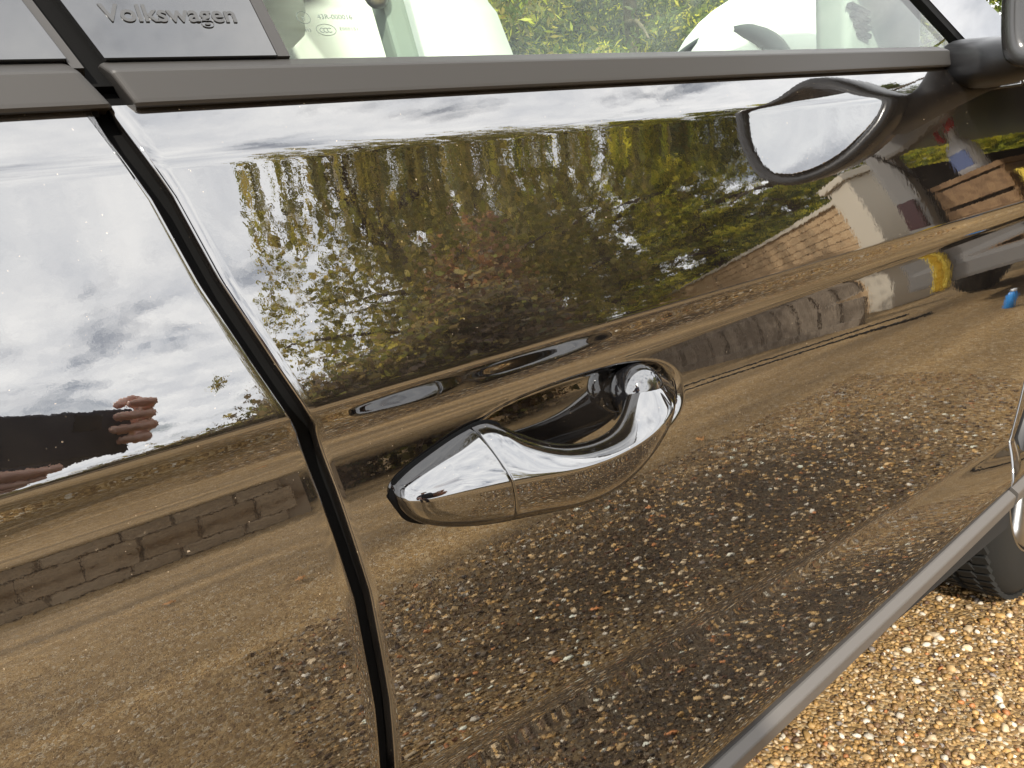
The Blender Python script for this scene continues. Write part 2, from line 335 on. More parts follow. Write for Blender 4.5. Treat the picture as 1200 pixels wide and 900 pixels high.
# ---- door handle
def superell(n, e):
    a = np.linspace(0, 2*np.pi, n, endpoint=False); c, s = np.cos(a), np.sin(a)
    return np.sign(c)*np.abs(c)**(2/e), np.sign(s)*np.abs(s)**(2/e)
HS = np.array([ # x, ridge z, top z, bottom z, outermost y, solid (1) or strap (0)
 (.1600, .7885, .7915, .7850, -.001, 1), (.1612, .7880, .7955, .7785, -.006, 1), (.1650, .7876, .7988, .7715, -.0125, 1), (.1720, .7872, .8020, .7650, -.0180, 1), (.1850, .7866, .8068, .7580, -.0235, 1), (.2050, .7858, .8128, .7515, -.0300, 1), (.2250, .7845, .8178, .7470, -.0355, 1),
 (.2470, .7825, .8205, .7440, -.0400, 1), (.2620, .7805, .8085, .7418, -.0422, .8), (.2800, .7780, .7950, .7406, -.0445, .4), (.3000, .7762, .7865, .7406, -.0460, .12), (.3250, .7755, .7835, .7420, -.0462, 0), (.3500, .7768, .7850, .7465, -.0445, .12), (.3700, .7790, .7915, .7528, -.0415, .4),
 (.3880, .7815, .8025, .7600, -.0365, .8), (.4020, .7838, .8105, .7675, -.0305, 1), (.4140, .7862, .8110, .7745, -.0228, 1), (.4240, .7882, .8065, .7815, -.0145, 1), (.4320, .7895, .7990, .7860, -.0065, 1), (.4360, .7900, .7925, .7888, -.0015, 1)])
def smooth_tab(T):
    u = np.linspace(0, len(T)-1, (len(T)-1)*10+1); A = np.stack([np.interp(u, np.arange(len(T)), T[:, i]) for i in range(T.shape[1])], 1); B = A.copy()
    for _ in range(2):
        for i in range(T.shape[1]): B[:, i] = np.convolve(np.pad(B[:, i], 4, mode='reflect', reflect_type='odd'), np.ones(9)/9, 'valid')
    return B
HS = smooth_tab(HS)
def closed_spline(B, per=4):
    B = np.array(B); n = len(B); o = []
    for i in range(n):
        p0, p1, p2, p3 = B[i-1], B[i], B[(i+1) % n], B[(i+2) % n]
        for f in np.arange(per)/per: o.append(.5*((2*p1)+(-p0+p2)*f+(2*p0-5*p1+4*p2-p3)*f*f+(-p0+3*p1-3*p2+p3)*f**3))
    return np.array(o)
def handle_secs(x0, x1, n):
    S = []
    for x in np.linspace(x0, x1, n):
        zr, zt, zb, o, sol = [np.interp(x, HS[:, 0], HS[:, i]) for i in range(1, 6)]
        yb = sol*.010 + (1-sol)*(o+.026); d = yb-o; hf, ht = zr-zb, zt-zr; k = .65*float(np.clip((.250-x)/.05, 0, 1)); mixk = lambda p, q: p*(1-k)+q*k
        sec = [(o+.02*d, zr+mixk(.10, .16)*ht), (o, zr), (o+.008*d, zr-.12*hf), (o+.04*d, zr-.40*hf), (o+.14*d, zr-.72*hf), (o+.36*d, zb+.04*hf), (o+.70*d, zb), (yb, zb+.15*hf), (yb+.02*d, zr), (yb, zt-.2*ht), (o+.92*d, zt-mixk(.01, .03)*ht), (o+.70*d, mixk(zr+.90*ht, zt)), (o+.40*d, zr+mixk(.60, .93)*ht), (o+.13*d, zr+mixk(.26, .55)*ht)]
        S.append([(x + .10*(zr-z), y, z) for y, z in closed_spline(sec, 5)])
    return S
handle = loft('door_handle', handle_secs(.2330, .4359, 120), PAINT, front_door)
handle['label'] = 'curved pull grip of the black door handle'
loft('handle_cap', handle_secs(.1601, .2318, 60), PAINT, front_door)['label'] = 'tapered lock cap at the rear end of the handle'
def gasket(x0, x1, sh, m):
    gk = []
    for x in np.linspace(x0, x1, 36):
        e = math.sqrt(max(.02, min(1, (x-x0)/.006 if sh > 0 else (x1-x)/.006))); zr, zt, zb = [np.interp(x+sh, HS[:, 0], HS[:, i]) for i in (1, 2, 3)]
        zc, hz = (zt+zb)/2, (zt-zb)/2*e+.0014; cs, sn = superell(32, 2.5); yb = float(flank_y(x, zc, False)); gk.append([(x, yb+.0005+.0062*q, zc+hz*r) for q, r in zip(cs, sn)])
    return loft('handle_gasket', gk, m, front_door)
gasket(.1580, .2540, .0020, RUBBER); gasket(.402, .4392, -.003, GLOSSBLK)
def ellipsoid(name, c, r, m, parent, seg=28, rings=18, M=None):
    bm = bmesh.new(); bmesh.ops.create_uvsphere(bm, u_segments=seg, v_segments=rings, radius=1)
    bmesh.ops.transform(bm, matrix=Matrix.Translation(Vector(c)) @ (M or Matrix.Identity(4)) @ Matrix.Diagonal((*r, 1)), verts=bm.verts); return bobj(name, bm, m, parent, True)
ellipsoid('handle_socket', (.4035, .012, .797), (.024, .024, .0245), GLOSSBLK, front_door)

# ---- sill moulding
def sill(name, x0, x1, parent):
    secs = []
    for x in np.linspace(x0, x1, 40):
        zs = float(sill_z(x)); y = float(flank_y(x, zs+.012, False)); 
        secs.append([(x, y+.030, zs+.0065), (x, y+.001, zs+.0070), (x, y-.0012, zs+.0066), (x, y-.0088, zs+.0006), (x, y-.0098, zs-.0008), (x, y-.0100, zs-.0022), (x, y-.0080, zs-.0180), (x, y-.0070, zs-.0200), (x, y-.005, zs-.0212), (x, y+.03, zs-.024)])
    return loft(name, secs, SILLG, parent, True, False)
sill('sill_moulding', .103, 1.155, front_door)['label'] = 'pale grey plastic moulding along the bottom of the front door'
sill('sill_moulding', -.55, .087, rear_door)
sill('arch_moulding', 1.165, 1.26, car)
boxo('rocker', (.31, .16, .335), (2.0, .22, .12), CARPETUNDER, car)

# ---- wheel arches and wheels
def arch_ring(cx, ny, parent):
    S = []
    for a in np.linspace(R_(10), R_(170), 50):
        c, s = math.cos(a), math.sin(a); S.append([(cx+c*r, y, .335+s*r) for r, y in ((.398, ny-.004), (.372, ny-.010), (.362, ny+.01), (.362, ny+.07), (.375, ny+.07), (.398, ny+.02))])
    return loft('wheel_arch', S, DARKPL, parent)
def wheel(cx, cy, face, parent, steer=0.0):
    """face: -1 outer side towards -Y"""
    w_ = bpy.data.objects.new('wheel', None); link(w_, parent); w_.location = (cx, cy, .335); w_.rotation_euler = (0, 0, steer)
    prof = [(.225, -.108), (.245, -.113), (.285, -.117), (.312, -.112), (.326, -.100), (.3335, -.085), (.3345, -.045), (.3345, -.040), (.327, -.039), (.327, -.033), (.3345, -.032), (.335, -.003), (.3275, -.002), (.3275, .004), (.335, .005), (.3345, .034), (.327, .035), (.327, .041), (.3345, .042), (.3335, .085), (.326, .100), (.312, .112), (.285, .117), (.225, .11)]
    S = []
    for a in np.linspace(0, 2*np.pi, 97)[:-1]: S.append([(r*math.cos(a), y*1 if face < 0 else -y, r*math.sin(a)) for r, y in prof])
    nr, nc = len(S), len(S[0]); V = np.array(S).reshape(-1, 3); i = np.arange(nr)[:, None]; j = np.arange(nc-1)[None]
    F = np.stack([i*nc+j, i*nc+j+1, ((i+1) % nr)*nc+j+1, ((i+1) % nr)*nc+j], -1).reshape(-1, 4)
    ty = fast('tyre', V, F, TYRE, w_)
    # tread blocks: raised shoulder lugs
    bm = bmesh.new()
    for k in range(72):
        a = 2*math.pi*k/72; rot = Matrix.Rotation(-a, 3, 'Y')
        for yy, tw in ((-.088, .30), (.088, -.30), (-.018, .5), (.019, -.5), (-.06, .4), (.06, -.4)):
            r = .3335 if abs(yy) > .07 else .3362
            box(bm, rot @ Vector((r, yy, .0)), (.009, .030, .0185), rot @ Matrix.Rotation(tw, 3, 'X'))
    t2 = bobj('tread', bm, TYRE, w_); t2['kind'] = 'stuff'
    rp = [(.232, -.112), (.240, -.108), (.238, -.100), (.222, -.092), (.205, -.07), (.20, .10)]
    S = [[(r*math.cos(a), y if face < 0 else -y, r*math.sin(a)) for r, y in rp] for a in np.linspace(0, 2*np.pi, 65)[:-1]]
    nr, nc = len(S), len(S[0]); V = np.array(S).reshape(-1, 3); i = np.arange(nr)[:, None]; j = np.arange(nc-1)[None]
    F = np.stack([i*nc+j, i*nc+j+1, ((i+1) % nr)*nc+j+1, ((i+1) % nr)*nc+j], -1).reshape(-1, 4)
    fast('rim', V, F, CHROME, w_)
    for k in range(5):
        a = 2*math.pi*k/5+.3; bm = bmesh.new(); f = face
        pts = [(.04, .095*f), (.12, .088*f), (.19, .098*f), (.226, .102*f)]
        secs = []
        for r, y in pts:
            wd = .03+.02*abs(r-.12)/.1; q = []
            for dx, dy in ((-wd, 0), (-wd*.6, .012*f), (wd*.6, .012*f), (wd, 0), (wd*.5, -.02*f), (-wd*.5, -.02*f)):
                q.append((r*math.cos(a)-dx*math.sin(a), y+dy, r*math.sin(a)+dx*math.cos(a)))
            secs.append(q)
        bm.free(); loft('spoke', secs, CHROME, w_)
    loft('hub', [[(rr*math.cos(t), y*face, rr*math.sin(t)) for t in np.linspace(0, 2*np.pi, 25)[:-1]] for rr, y in ((.06, .06), (.06, .100), (.045, .106), (.001, .108))], CHROME, w_)
    return w_
wheel(1.60, .206, -1, car, R_(5)); wheel(-1.02, .125, -1, car)
wheel(1.60, 1.66, 1, car); wheel(-1.02, 1.68, 1, car)
for cx in (1.60, -1.02): arch_ring(cx, .012, car)

# ---- rest of the body, plain but complete
def skin_sheet(name, rows, m, parent, thick=0.0):
    nr, nc = len(rows), len(rows[0]); V = np.array(rows, float).reshape(-1, 3); return fast(name, V, grid_faces(nr, nc), m, parent)
ym = .90
rows = []
for x in np.linspace(1.22, 2.40, 24):
    u = (x-1.22)/1.18; row = []
    for v in np.linspace(-1, 1, 30):
        hw = .845 - .10*max(0, u-.6)**2*6; z = 1.055 - .10*u - .28*max(0, u-.72)**1.5 - .035*abs(v)**3 + .012*(1-v*v)
        row.append((x, ym + hw*v, z))
    rows.append(row)
skin_sheet('bonnet', rows, PAINT, car)
rows = []
for x in np.linspace(-1.45, .80, 24):
    u = (x+1.45)/2.25; row = []
    for v in np.linspace(-1, 1, 30): row.append((x, ym + .67*v, 1.575 - .045*(2*u-1)**2 - .085*abs(v)**4))
    rows.append(row)
skin_sheet('roof', rows, PAINT, car)
skin_sheet('headlining', [[(p[0], ym+(p[1]-ym)*.95, p[2]-.03) for p in r] for r in rows], INTERIOR, car)
def nose(x0, x1, s):
    rows = []
    for v in np.linspace(-1, 1, 26):
        row = []
        for z, dx in ((1.0 if s < 0 else .80, 0), (.80, .04), (.62, .06), (.45, .05), (.30, .0), (.25, -.1)): row.append((x0 + s*(dx - .16*abs(v)**3), ym + .86*v, z))
        rows.append(row)
    return rows
skin_sheet('front_bumper', nose(2.38, 0, 1), PAINT, car); skin_sheet('rear_bumper', nose(-1.78, 0, -1), PAINT, car)
boxo('tailgate', (-1.70, ym, 1.05), (.12, 1.5, .5), PAINT, car, bev=.03)
for s in (0, 1):
    f = (lambda y: y) if s == 0 else (lambda y: 1.80-y)
    tubeo('roof_pillar', [(1.40, f(.10), 1.04), (1.08, f(.18), 1.27), (.74, f(.255), 1.49)], [.035, .032, .035], GLOSSBLK if s == 0 else INTERIOR, car, 10)
    tubeo('roof_rail', [(.76, f(.255), 1.50), (-.3, f(.245), 1.525), (-1.35, f(.25), 1.48)], .035, PAINT, car, 10)
    tubeo('roof_pillar', [(-1.35, f(.25), 1.48), (-1.62, f(.12), 1.06)], .08, PAINT, car, 10)
tubeo('far_pillar', [(.10, 1.715, 1.05), (.02, 1.54, 1.50)], .05, INTERIOR, car, 10)
boxo('windscreen', (1.09, ym, 1.275), (.005, 1.36, .64), GLASS, car, Matrix.Rotation(R_(-56), 3, 'Y'))
boxo('floor_pan', (.2, ym, .33), (3.2, 1.45, .06), CARPETUNDER, car)
boxo('door_card', (.66, .115, .80), (1.02, .04, .44), INTDARK, car, bev=.01); boxo('door_card', (.3, 1.70, .80), (1.9, .04, .50), INTERIOR, car, bev=.01)
boxo('door_card', (-.35, .125, .80), (.85, .04, .44), INTDARK, car, bev=.01)

# ---- cabin
def seat(y0, m, x0):
    s = bpy.data.objects.new('seat', None); link(s, car); s.location = (x0, y0, 0)
    boxo('cushion', (.27, 0, .62), (.52, .50, .20), m, s, bev=.05, smooth=True)
    rot = Matrix.Rotation(R_(-14), 3, 'Y')
    # backrest as a ring with an opening near its top
    bm = bmesh.new()
    outer = [(-.25, .60), (-.27, .95), (-.24, 1.18), (-.16, 1.34), (-.10, 1.48), (0, 1.52), (.10, 1.48), (.16, 1.34), (.24, 1.18), (.27, .95), (.25, .60), (0, .58)]
    inner = [(-.07, 1.19), (-.10, 1.20), (-.115, 1.225), (-.10, 1.255), (-.07, 1.262), (0, 1.265), (.07, 1.262), (.10, 1.255), (.115, 1.225), (.10, 1.20), (.07, 1.19), (0, 1.187)]
    def pt(y, z, d): return Vector((-(z-.6)*.24 + d + .0*abs(y), y, z))
    L = {}
    for d, g in ((.06, 1), (-.06, 1)):
        for nm, poly in (('o', outer), ('i', inner)): L[nm, d] = [bm.verts.new(pt(y, z, d + (.05 if nm == 'o' and abs(y) > .2 and d > 0 else 0))) for y, z in poly]
    n = len(outer)
    for k in range(n):
        q = (k+1) % n
        bm.faces.new((L['o', .06][k], L['o', .06][q], L['i', .06][q], L['i', .06][k])); bm.faces.new((L['o', -.06][q], L['o', -.06][k], L['i', -.06][k], L['i', -.06][q]))
        bm.faces.new((L['o', .06][q], L['o', .06][k], L['o', -.06][k], L['o', -.06][q])); bm.faces.new((L['i', .06][k], L['i', .06][q], L['i', -.06][q], L['i', -.06][k]))
    bmesh.ops.bevel(bm, geom=list(bm.edges), offset=.012, segments=2, affect='EDGES'); bobj('backrest', bm, m, s, True)
    return s
seat(.50, SEATW, .52); seat(1.28, INTERIOR, .36)
ellipsoid('belt_bolt', (.262, .102, 1.135), (.010, .006, .010), CHROME, car, 16, 10)
boxo('belt_guide', (.262, .115, 1.24), (.020, .02, .50), INTERIOR, car, Matrix.Rotation(R_(-8), 3, 'Y'), .004)
# dashboard
rows = []
for y in np.linspace(.13, 1.67, 40):
    v = (y-ym)/.77; hump = .075*math.exp(-((y-.50)/.17)**4); row = []
    for x, z in ((1.02, .80), (.99, .98), (1.01, 1.035), (1.06, 1.06), (1.18, 1.075), (1.42, 1.055)): row.append((x - .05*math.exp(-((y-.5)/.2)**4) + .02*v*v, y, z + (hump if 1.0 < z < 1.07 and x < 1.2 else hump*.3)))
    rows.append(row)
skin_sheet('dashboard', rows, SEATW, car)
ellipsoid('instrument_hood', (1.28, .50, 1.12), (.17, .21, .165), SEATW, car)
bm = bmesh.new(); box(bm, (1.085, .180, 1.12), (.20, .05, .17), None, .012); dv = bobj('side_vent', bm, INTERIOR, car, True)
for k in range(4): boxo('vent_slat', (1.006+.004*k, .1520, 1.151-.0105*k), (.046-.006*k, .008, .0055), INTDARK, dv, Matrix.Rotation(R_(14), 3, 'Y'))
sw = bpy.data.objects.new('steering_wheel', None); link(sw, car); sw.location = (1.07, .50, 1.03); sw.rotation_euler = (0, R_(-64), 0)
bm = bmesh.new(); tube(bm, [(.19*math.cos(a), .19*math.sin(a), 0) for a in np.linspace(0, 2*np.pi, 49)], .016, 10, False); bobj('rim', bm, INTDARK, sw, True)
ellipsoid('airbag_cover', (0, 0, -.02), (.085, .09, .035), INTDARK, sw)
for a in (0, math.pi/2+.0, math.pi, ): 
    tubeo('spoke', [(.07*math.sin(a), .07*math.cos(a), -.01), (.18*math.sin(a), .18*math.cos(a), 0)], .013, INTDARK, sw)

# ---- door mirror
mirror = bpy.data.objects.new('door_mirror', None); link(mirror, car); mirror.location = (0, 0, 0)
def mir_sec(x, sc_, zoff=0):
    """rounded outline in the y-z plane, wider outboard"""
    pts = []
    base = [(-.019, 1.060), (-.016, 1.11), (-.020, 1.175), (-.045, 1.222), (-.10, 1.238), (-.17, 1.236), (-.225, 1.222), (-.255, 1.185), (-.262, 1.135), (-.248, 1.080), (-.215, 1.048), (-.165, 1.030), (-.11, 1.025), (-.060, 1.031), (-.030, 1.042)]
    cy, cz = -.138, 1.13
    B = np.array(base); n = len(B); u = np.linspace(0, n, 60, endpoint=False); 
    # periodic catmull-rom
    for q in u:
        i = int(q) % n; f = q-int(q); p0, p1, p2, p3 = B[i-1], B[i], B[(i+1) % n], B[(i+2) % n]
        c = .5*((2*p1)+(-p0+p2)*f+(2*p0-5*p1+4*p2-p3)*f*f+(-p0+3*p1-3*p2+p3)*f**3); pts.append((x, cy+(c[0]-cy)*sc_, cz+(c[1]-cz)*sc_+zoff))
    return pts
MX = 1.012
loft('housing', [mir_sec(MX+.022, .81), mir_sec(MX+.006, .83), mir_sec(MX+.001, .89), mir_sec(MX+.001, .98), mir_sec(MX+.006, 1.0), mir_sec(MX+.03, 1.0), mir_sec(MX+.07, .96), mir_sec(MX+.11, .85), mir_sec(MX+.14, .65), mir_sec(MX+.155, .38), mir_sec(MX+.16, .05)], mat('mirror_housing', (.022, .021, .02), .22, 1.6), mirror)
mg = loft('glass', [mir_sec(MX+.0135, .815), mir_sec(MX+.0132, .81), mir_sec(MX+.013, .02)], MIRROR, mirror, True, False)
mg.data.transform(Matrix.Translation((MX+.010, -.138, 1.13)) @ Matrix.Rotation(R_(-5), 4, 'Z') @ Matrix.Rotation(R_(6), 4, 'Y') @ Matrix.Translation((-MX-.012, .138, -1.13)))
# foot
S = []
for y, x, z, a, b in ((.060, 1.13, 1.058, .095, .034), (.0, 1.105, 1.054, .066, .028), (-.03, 1.095, 1.050, .050, .022), (-.065, 1.085, 1.050, .045, .020)):
    cs, sn = superell(24, 3); S.append([(x+a*c, y, z+b*s) for c, s in zip(cs, sn)])
loft('foot', S, DARKPL, mirror)
tubeo('foot_line', [(1.045, -.012, 1.052), (1.060, -.013, 1.080), (1.095, -.014, 1.082)], .0018, CHROME, mirror, 6)

# ------------------------------------------------------------------ ground
def gravel_mat(name):
    m = mat(name, (.3, .2, .1), .85); t = m.node_tree; tcn = N(t, 'ShaderNodeTexCoord')
    v = N(t, 'ShaderNodeTexVoronoi'); v.inputs['Scale'].default_value = 150; t.links.new(tcn.outputs['Object'], v.inputs['Vector'])
    wn = N(t, 'ShaderNodeTexWhiteNoise'); t.links.new(v.outputs['Position'], wn.inputs['Vector'])
    r = N(t, 'ShaderNodeValToRGB'); els = [(0, (.18, .105, .04)), (.25, (.27, .16, .06)), (.5, (.37, .225, .08)), (.72, (.44, .28, .11)), (.9, (.50, .36, .19)), (1, (.62, .53, .40))]
    while len(r.color_ramp.elements) < len(els): r.color_ramp.elements.new(.5)
    for e, (p, c) in zip(r.color_ramp.elements, els): e.position = p; e.color = (*c, 1)
    t.links.new(wn.outputs['Value'], r.inputs[0])
    n = N(t, 'ShaderNodeTexNoise'); n.inputs['Scale'].default_value = 1.0; n.inputs['Detail'].default_value = 6; mpg = N(t, 'ShaderNodeMapping'); mpg.inputs['Scale'].default_value = (.5, 2.6, 1); t.links.new(tcn.outputs['Object'], mpg.inputs[0]); t.links.new(mpg.outputs[0], n.inputs['Vector'])
    rr = N(t, 'ShaderNodeMapRange'); rr.inputs[1].default_value = .3; rr.inputs[2].default_value = .7; rr.inputs[3].default_value = .40; rr.inputs[4].default_value = 1.05; t.links.new(n.outputs['Fac'], rr.inputs[0])
    # ellipse of darker gravel colour beside the front door, edge broken by noise
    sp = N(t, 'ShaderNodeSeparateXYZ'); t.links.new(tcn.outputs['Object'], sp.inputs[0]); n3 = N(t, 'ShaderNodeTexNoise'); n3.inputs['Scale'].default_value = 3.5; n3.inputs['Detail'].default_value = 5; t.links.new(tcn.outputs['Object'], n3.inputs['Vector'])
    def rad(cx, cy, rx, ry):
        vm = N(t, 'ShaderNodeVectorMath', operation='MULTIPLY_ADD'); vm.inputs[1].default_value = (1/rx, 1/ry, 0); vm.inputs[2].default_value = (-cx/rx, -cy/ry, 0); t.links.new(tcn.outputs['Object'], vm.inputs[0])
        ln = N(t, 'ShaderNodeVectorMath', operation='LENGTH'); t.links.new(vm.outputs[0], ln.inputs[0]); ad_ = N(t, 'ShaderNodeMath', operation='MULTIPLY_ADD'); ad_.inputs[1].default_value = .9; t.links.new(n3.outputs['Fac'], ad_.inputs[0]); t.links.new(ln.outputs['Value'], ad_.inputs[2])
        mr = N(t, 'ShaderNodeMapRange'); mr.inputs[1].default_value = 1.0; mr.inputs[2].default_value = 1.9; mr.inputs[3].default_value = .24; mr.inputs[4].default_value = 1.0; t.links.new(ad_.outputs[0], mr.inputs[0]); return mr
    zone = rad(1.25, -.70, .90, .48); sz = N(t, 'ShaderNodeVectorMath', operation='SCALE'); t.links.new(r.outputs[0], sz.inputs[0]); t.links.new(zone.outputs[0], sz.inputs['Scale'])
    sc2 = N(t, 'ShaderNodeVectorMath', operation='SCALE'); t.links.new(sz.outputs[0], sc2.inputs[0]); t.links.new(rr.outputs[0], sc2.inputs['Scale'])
    t.links.new(sc2.outputs[0], P(m).inputs['Base Color'])
    b = N(t, 'ShaderNodeBump'); b.inputs['Strength'].default_value = .8; b.inputs['Distance'].default_value = .006; b.invert = True
    t.links.new(v.outputs['Distance'], b.inputs['Height']); t.links.new(b.outputs[0], P(m).inputs['Normal'])
    return m
EARTH = mat('earth', (.12, .09, .05), .95); noise_col(EARTH, (.07, .075, .03), (.16, .13, .07), .4)
g = fast('ground', np.array([(-1500, -1500, -.012), (1500, -1500, -.012), (1500, 1500, -.012), (-1500, 1500, -.012)], float), np.array([[0, 1, 2, 3]]), EARTH); g['kind'] = 'structure'
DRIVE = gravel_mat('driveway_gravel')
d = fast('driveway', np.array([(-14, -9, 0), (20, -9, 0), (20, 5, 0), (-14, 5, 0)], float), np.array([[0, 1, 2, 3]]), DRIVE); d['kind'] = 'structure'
d['label'] = 'golden brown pea gravel driveway'
# loose pebbles near the car
bm = bmesh.new(); bmesh.ops.create_icosphere(bm, subdivisions=1, radius=1); ico = np.array([v.co[:] for v in bm.verts]); icf = np.array([[v.index for v in f.verts] for f in bm.faces]); bm.free()
bm = bmesh.new(); bmesh.ops.create_icosphere(bm, subdivisions=2, radius=1); ico2 = np.array([v.co[:] for v in bm.verts]); icf2 = np.array([[v.index for v in f.verts] for f in bm.faces]); bm.free()
PAL = np.array([(.10, .055, .03), (.17, .095, .045), (.27, .155, .06), (.38, .22, .07), (.46, .28, .10), (.50, .33, .15), (.55, .42, .26), (.66, .58, .46), (.24, .20, .17), (.45, .18, .06)])
PW = np.array([.06, .10, .17, .19, .16, .12, .09, .05, .03, .03]); PW /= PW.sum()
def pebbles(name, n, x0, x1, y0, y1, smin, smax, geo, gf, label, keep=.84):
    X = rng.uniform(x0, x1, n); Yp = rng.uniform(y0, y1, n); s = smin + (smax-smin)*rng.random(n)**2.2
    ax = s[:, None]*np.stack([rng.uniform(.75, 1.25, n), rng.uniform(.65, 1.0, n), rng.uniform(.45, .75, n)], 1)
    yaw = rng.uniform(0, 6.283, n); tl = rng.normal(0, .25, n)
    V = geo[None]*ax[:, None, :] * (1+.16*rng.standard_normal((n, len(geo), 1)))
    ct, st = np.cos(tl)[:, None], np.sin(tl)[:, None]; x, z = V[..., 0]*ct - V[..., 2]*st, V[..., 0]*st + V[..., 2]*ct
    cy, sy = np.cos(yaw)[:, None], np.sin(yaw)[:, None]; xx, yy = x*cy - V[..., 1]*sy, x*sy + V[..., 1]*cy
    V = np.stack([xx + X[:, None], yy + Yp[:, None], z + (ax[:, 2]*rng.uniform(-.1, .7, n))[:, None]], -1)
    F = (gf[None] + (np.arange(n)*len(geo))[:, None, None]).reshape(-1, 3)
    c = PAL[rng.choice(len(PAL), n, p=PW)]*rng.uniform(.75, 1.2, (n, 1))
    dz = np.hypot((X-1.25)/1.05, (Yp+.70)/.55) + rng.normal(0, .25, n); darker = (dz < 1) & (rng.random(n) < keep*np.clip(1.9-1.5*dz, 0, 1))  # pebbles picked for a darker tint, most of them near the ellipse centre
    c = np.where(darker[:, None], c*np.array([.24, .22, .20]), np.where((dz < 1)[:, None], np.clip(c*1.25, 0, .8), c*.70))
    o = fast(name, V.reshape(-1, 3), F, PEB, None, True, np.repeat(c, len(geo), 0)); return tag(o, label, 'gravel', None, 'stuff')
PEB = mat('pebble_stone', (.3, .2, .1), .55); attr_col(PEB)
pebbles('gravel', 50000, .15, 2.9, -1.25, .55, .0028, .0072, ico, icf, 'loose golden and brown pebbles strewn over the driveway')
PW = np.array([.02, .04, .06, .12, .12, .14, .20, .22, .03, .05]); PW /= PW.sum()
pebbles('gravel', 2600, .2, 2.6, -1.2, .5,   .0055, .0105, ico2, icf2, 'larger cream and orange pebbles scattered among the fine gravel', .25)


# ------------------------------------------------------------------ stone wall across the drive
STONE = mat('wall_stone', (.3, .24, .17), .9); noise_col(STONE, (.26, .19, .12), (.36, .27, .17), 6, bump=.6, bdist=.02)
MORTAR = mat('mortar', (.27, .20, .13), .95)
wall = tag(empty('stone_wall', (0, -4.6, 0)), 'low brown stone block wall across the drive, mirrored under the rear door crease', 'wall')
boxo('core', (-4.1, .12, .16), (10.4, .16, .32), MORTAR, wall)
rw = random.Random(3); x = -9.2
blk = []
for k in range(4):
    bm = bmesh.new(); box(bm, (0, 0, 0), (1, 1, 1), None, .06)
    for v in bm.verts: v.co += Vector((rw.uniform(-.02, .02), rw.uniform(-.05, .05), rw.uniform(-.03, .03)))
    me = bpy.data.meshes.new('block'); bmesh.ops.recalc_face_normals(bm, faces=bm.faces); bm.to_mesh(me); bm.free(); me.materials.append(STONE); blk.append(me)
for course in range(2):
    x = -9.2 + .2*(course % 2)
    while x < .9:
        L = rw.uniform(.26, .44); o = bpy.data.objects.new('block', blk[rw.randrange(4)]); link(o, wall)
        o.location = (x+L/2, .10+rw.uniform(-.012, .012), .085+.165*course); o.scale = (L-.010, .26, .157); x += L
x = -9.2
while x < .9:
    o = bpy.data.objects.new('coping_stone', blk[rw.randrange(4)]); link(o, wall); o.location = (x+.35, .11, .365); o.scale = (.692, .34, .07); x += .70

# ------------------------------------------------------------------ planting
def leaf_mat(name, trans=.55):
    m = mat(name, (.1, .1, .03), .55); attr_col(m)
    t = m.node_tree; a = [n for n in t.nodes if n.type == 'ATTRIBUTE'][0]; tr = N(t, 'ShaderNodeBsdfTranslucent'); mxs = N(t, 'ShaderNodeMixShader'); mxs.inputs[0].default_value = trans
    o = t.nodes['Material Output']; gm = N(t, 'ShaderNodeVectorMath', operation='MULTIPLY'); gm.inputs[1].default_value = (2.1, 2.05, 1.0); t.links.new(a.outputs['Color'], gm.inputs[0]); t.links.new(gm.outputs[0], tr.inputs[0]); t.links.new(P(m).outputs[0], mxs.inputs[1]); t.links.new(tr.outputs[0], mxs.inputs[2]); t.links.new(mxs.outputs[0], o.inputs[0]); return m
LEAF = leaf_mat('leaf'); BARK = mat('bark', (.12, .085, .055), .9); noise_col(BARK, (.05, .035, .022), (.17, .125, .085), 9, bump=.8, bdist=.03)
def leaves(name, C, size, cols, parent, droop=0.0, aspect=.5, seed=0):
    """C (n,3) leaf centres; one folded rhombus per leaf"""
    g = np.random.default_rng(seed); C = np.concatenate([C, C+g.normal(0, .07, C.shape)]); n = len(C); s = size*g.uniform(.6, 1.3, (n, 1))
    a = g.standard_normal((n, 3)); a[:, 2] -= droop*2.2; a /= np.linalg.norm(a, axis=1, keepdims=True)
    b = np.cross(a, g.standard_normal((n, 3))); b /= np.linalg.norm(b, axis=1, keepdims=True)
    V = np.stack([C - a*s, C + b*s*aspect, C + a*s, C - b*s*aspect], 1).reshape(-1, 3)
    F = np.arange(4*n).reshape(n, 4); cols = np.array(cols); c = cols[g.integers(0, len(cols), n)]*g.uniform(.7, 1.3, (n, 1))
    o = fast(name, V, F, LEAF, parent, False, np.repeat(c, 4, 0)); o['kind'] = 'stuff'; return o
def trunk_limbs(parent, h, r, limbs, seed, lean=0, up=.5):
    g = random.Random(seed); bm = bmesh.new(); pts = [(lean*(k/8)**2*h*.2 + g.uniform(-.05, .05)*k*.3, g.uniform(-.05, .05)*k*.3, h*k/8-.05) for k in range(9)]
    tube(bm, pts, [r*(1-.09*k) for k in range(9)], 9); ends = []
    for q in range(limbs):
        k = g.uniform(2.2, 7.8); i = int(k); p = Vector(pts[i]).lerp(Vector(pts[i+1]), k-i); an = q*2.4+g.uniform(-.4, .4); L = h*g.uniform(.20, .34)*(1.25-.07*k)
        d = Vector((math.cos(an), math.sin(an), up+g.uniform(-.15, .3))); pp = [p]
        for j in range(1, 5): pp.append(p + d*L*j/4 + Vector((g.uniform(-.08, .08), g.uniform(-.08, .08), -.05*j*j*L*.3)))
        tube(bm, pp, [r*.38*(1-.2*j) for j in range(5)], 6); ends += pp[2:]
    return bobj('trunk', bm, BARK, parent, True), ends
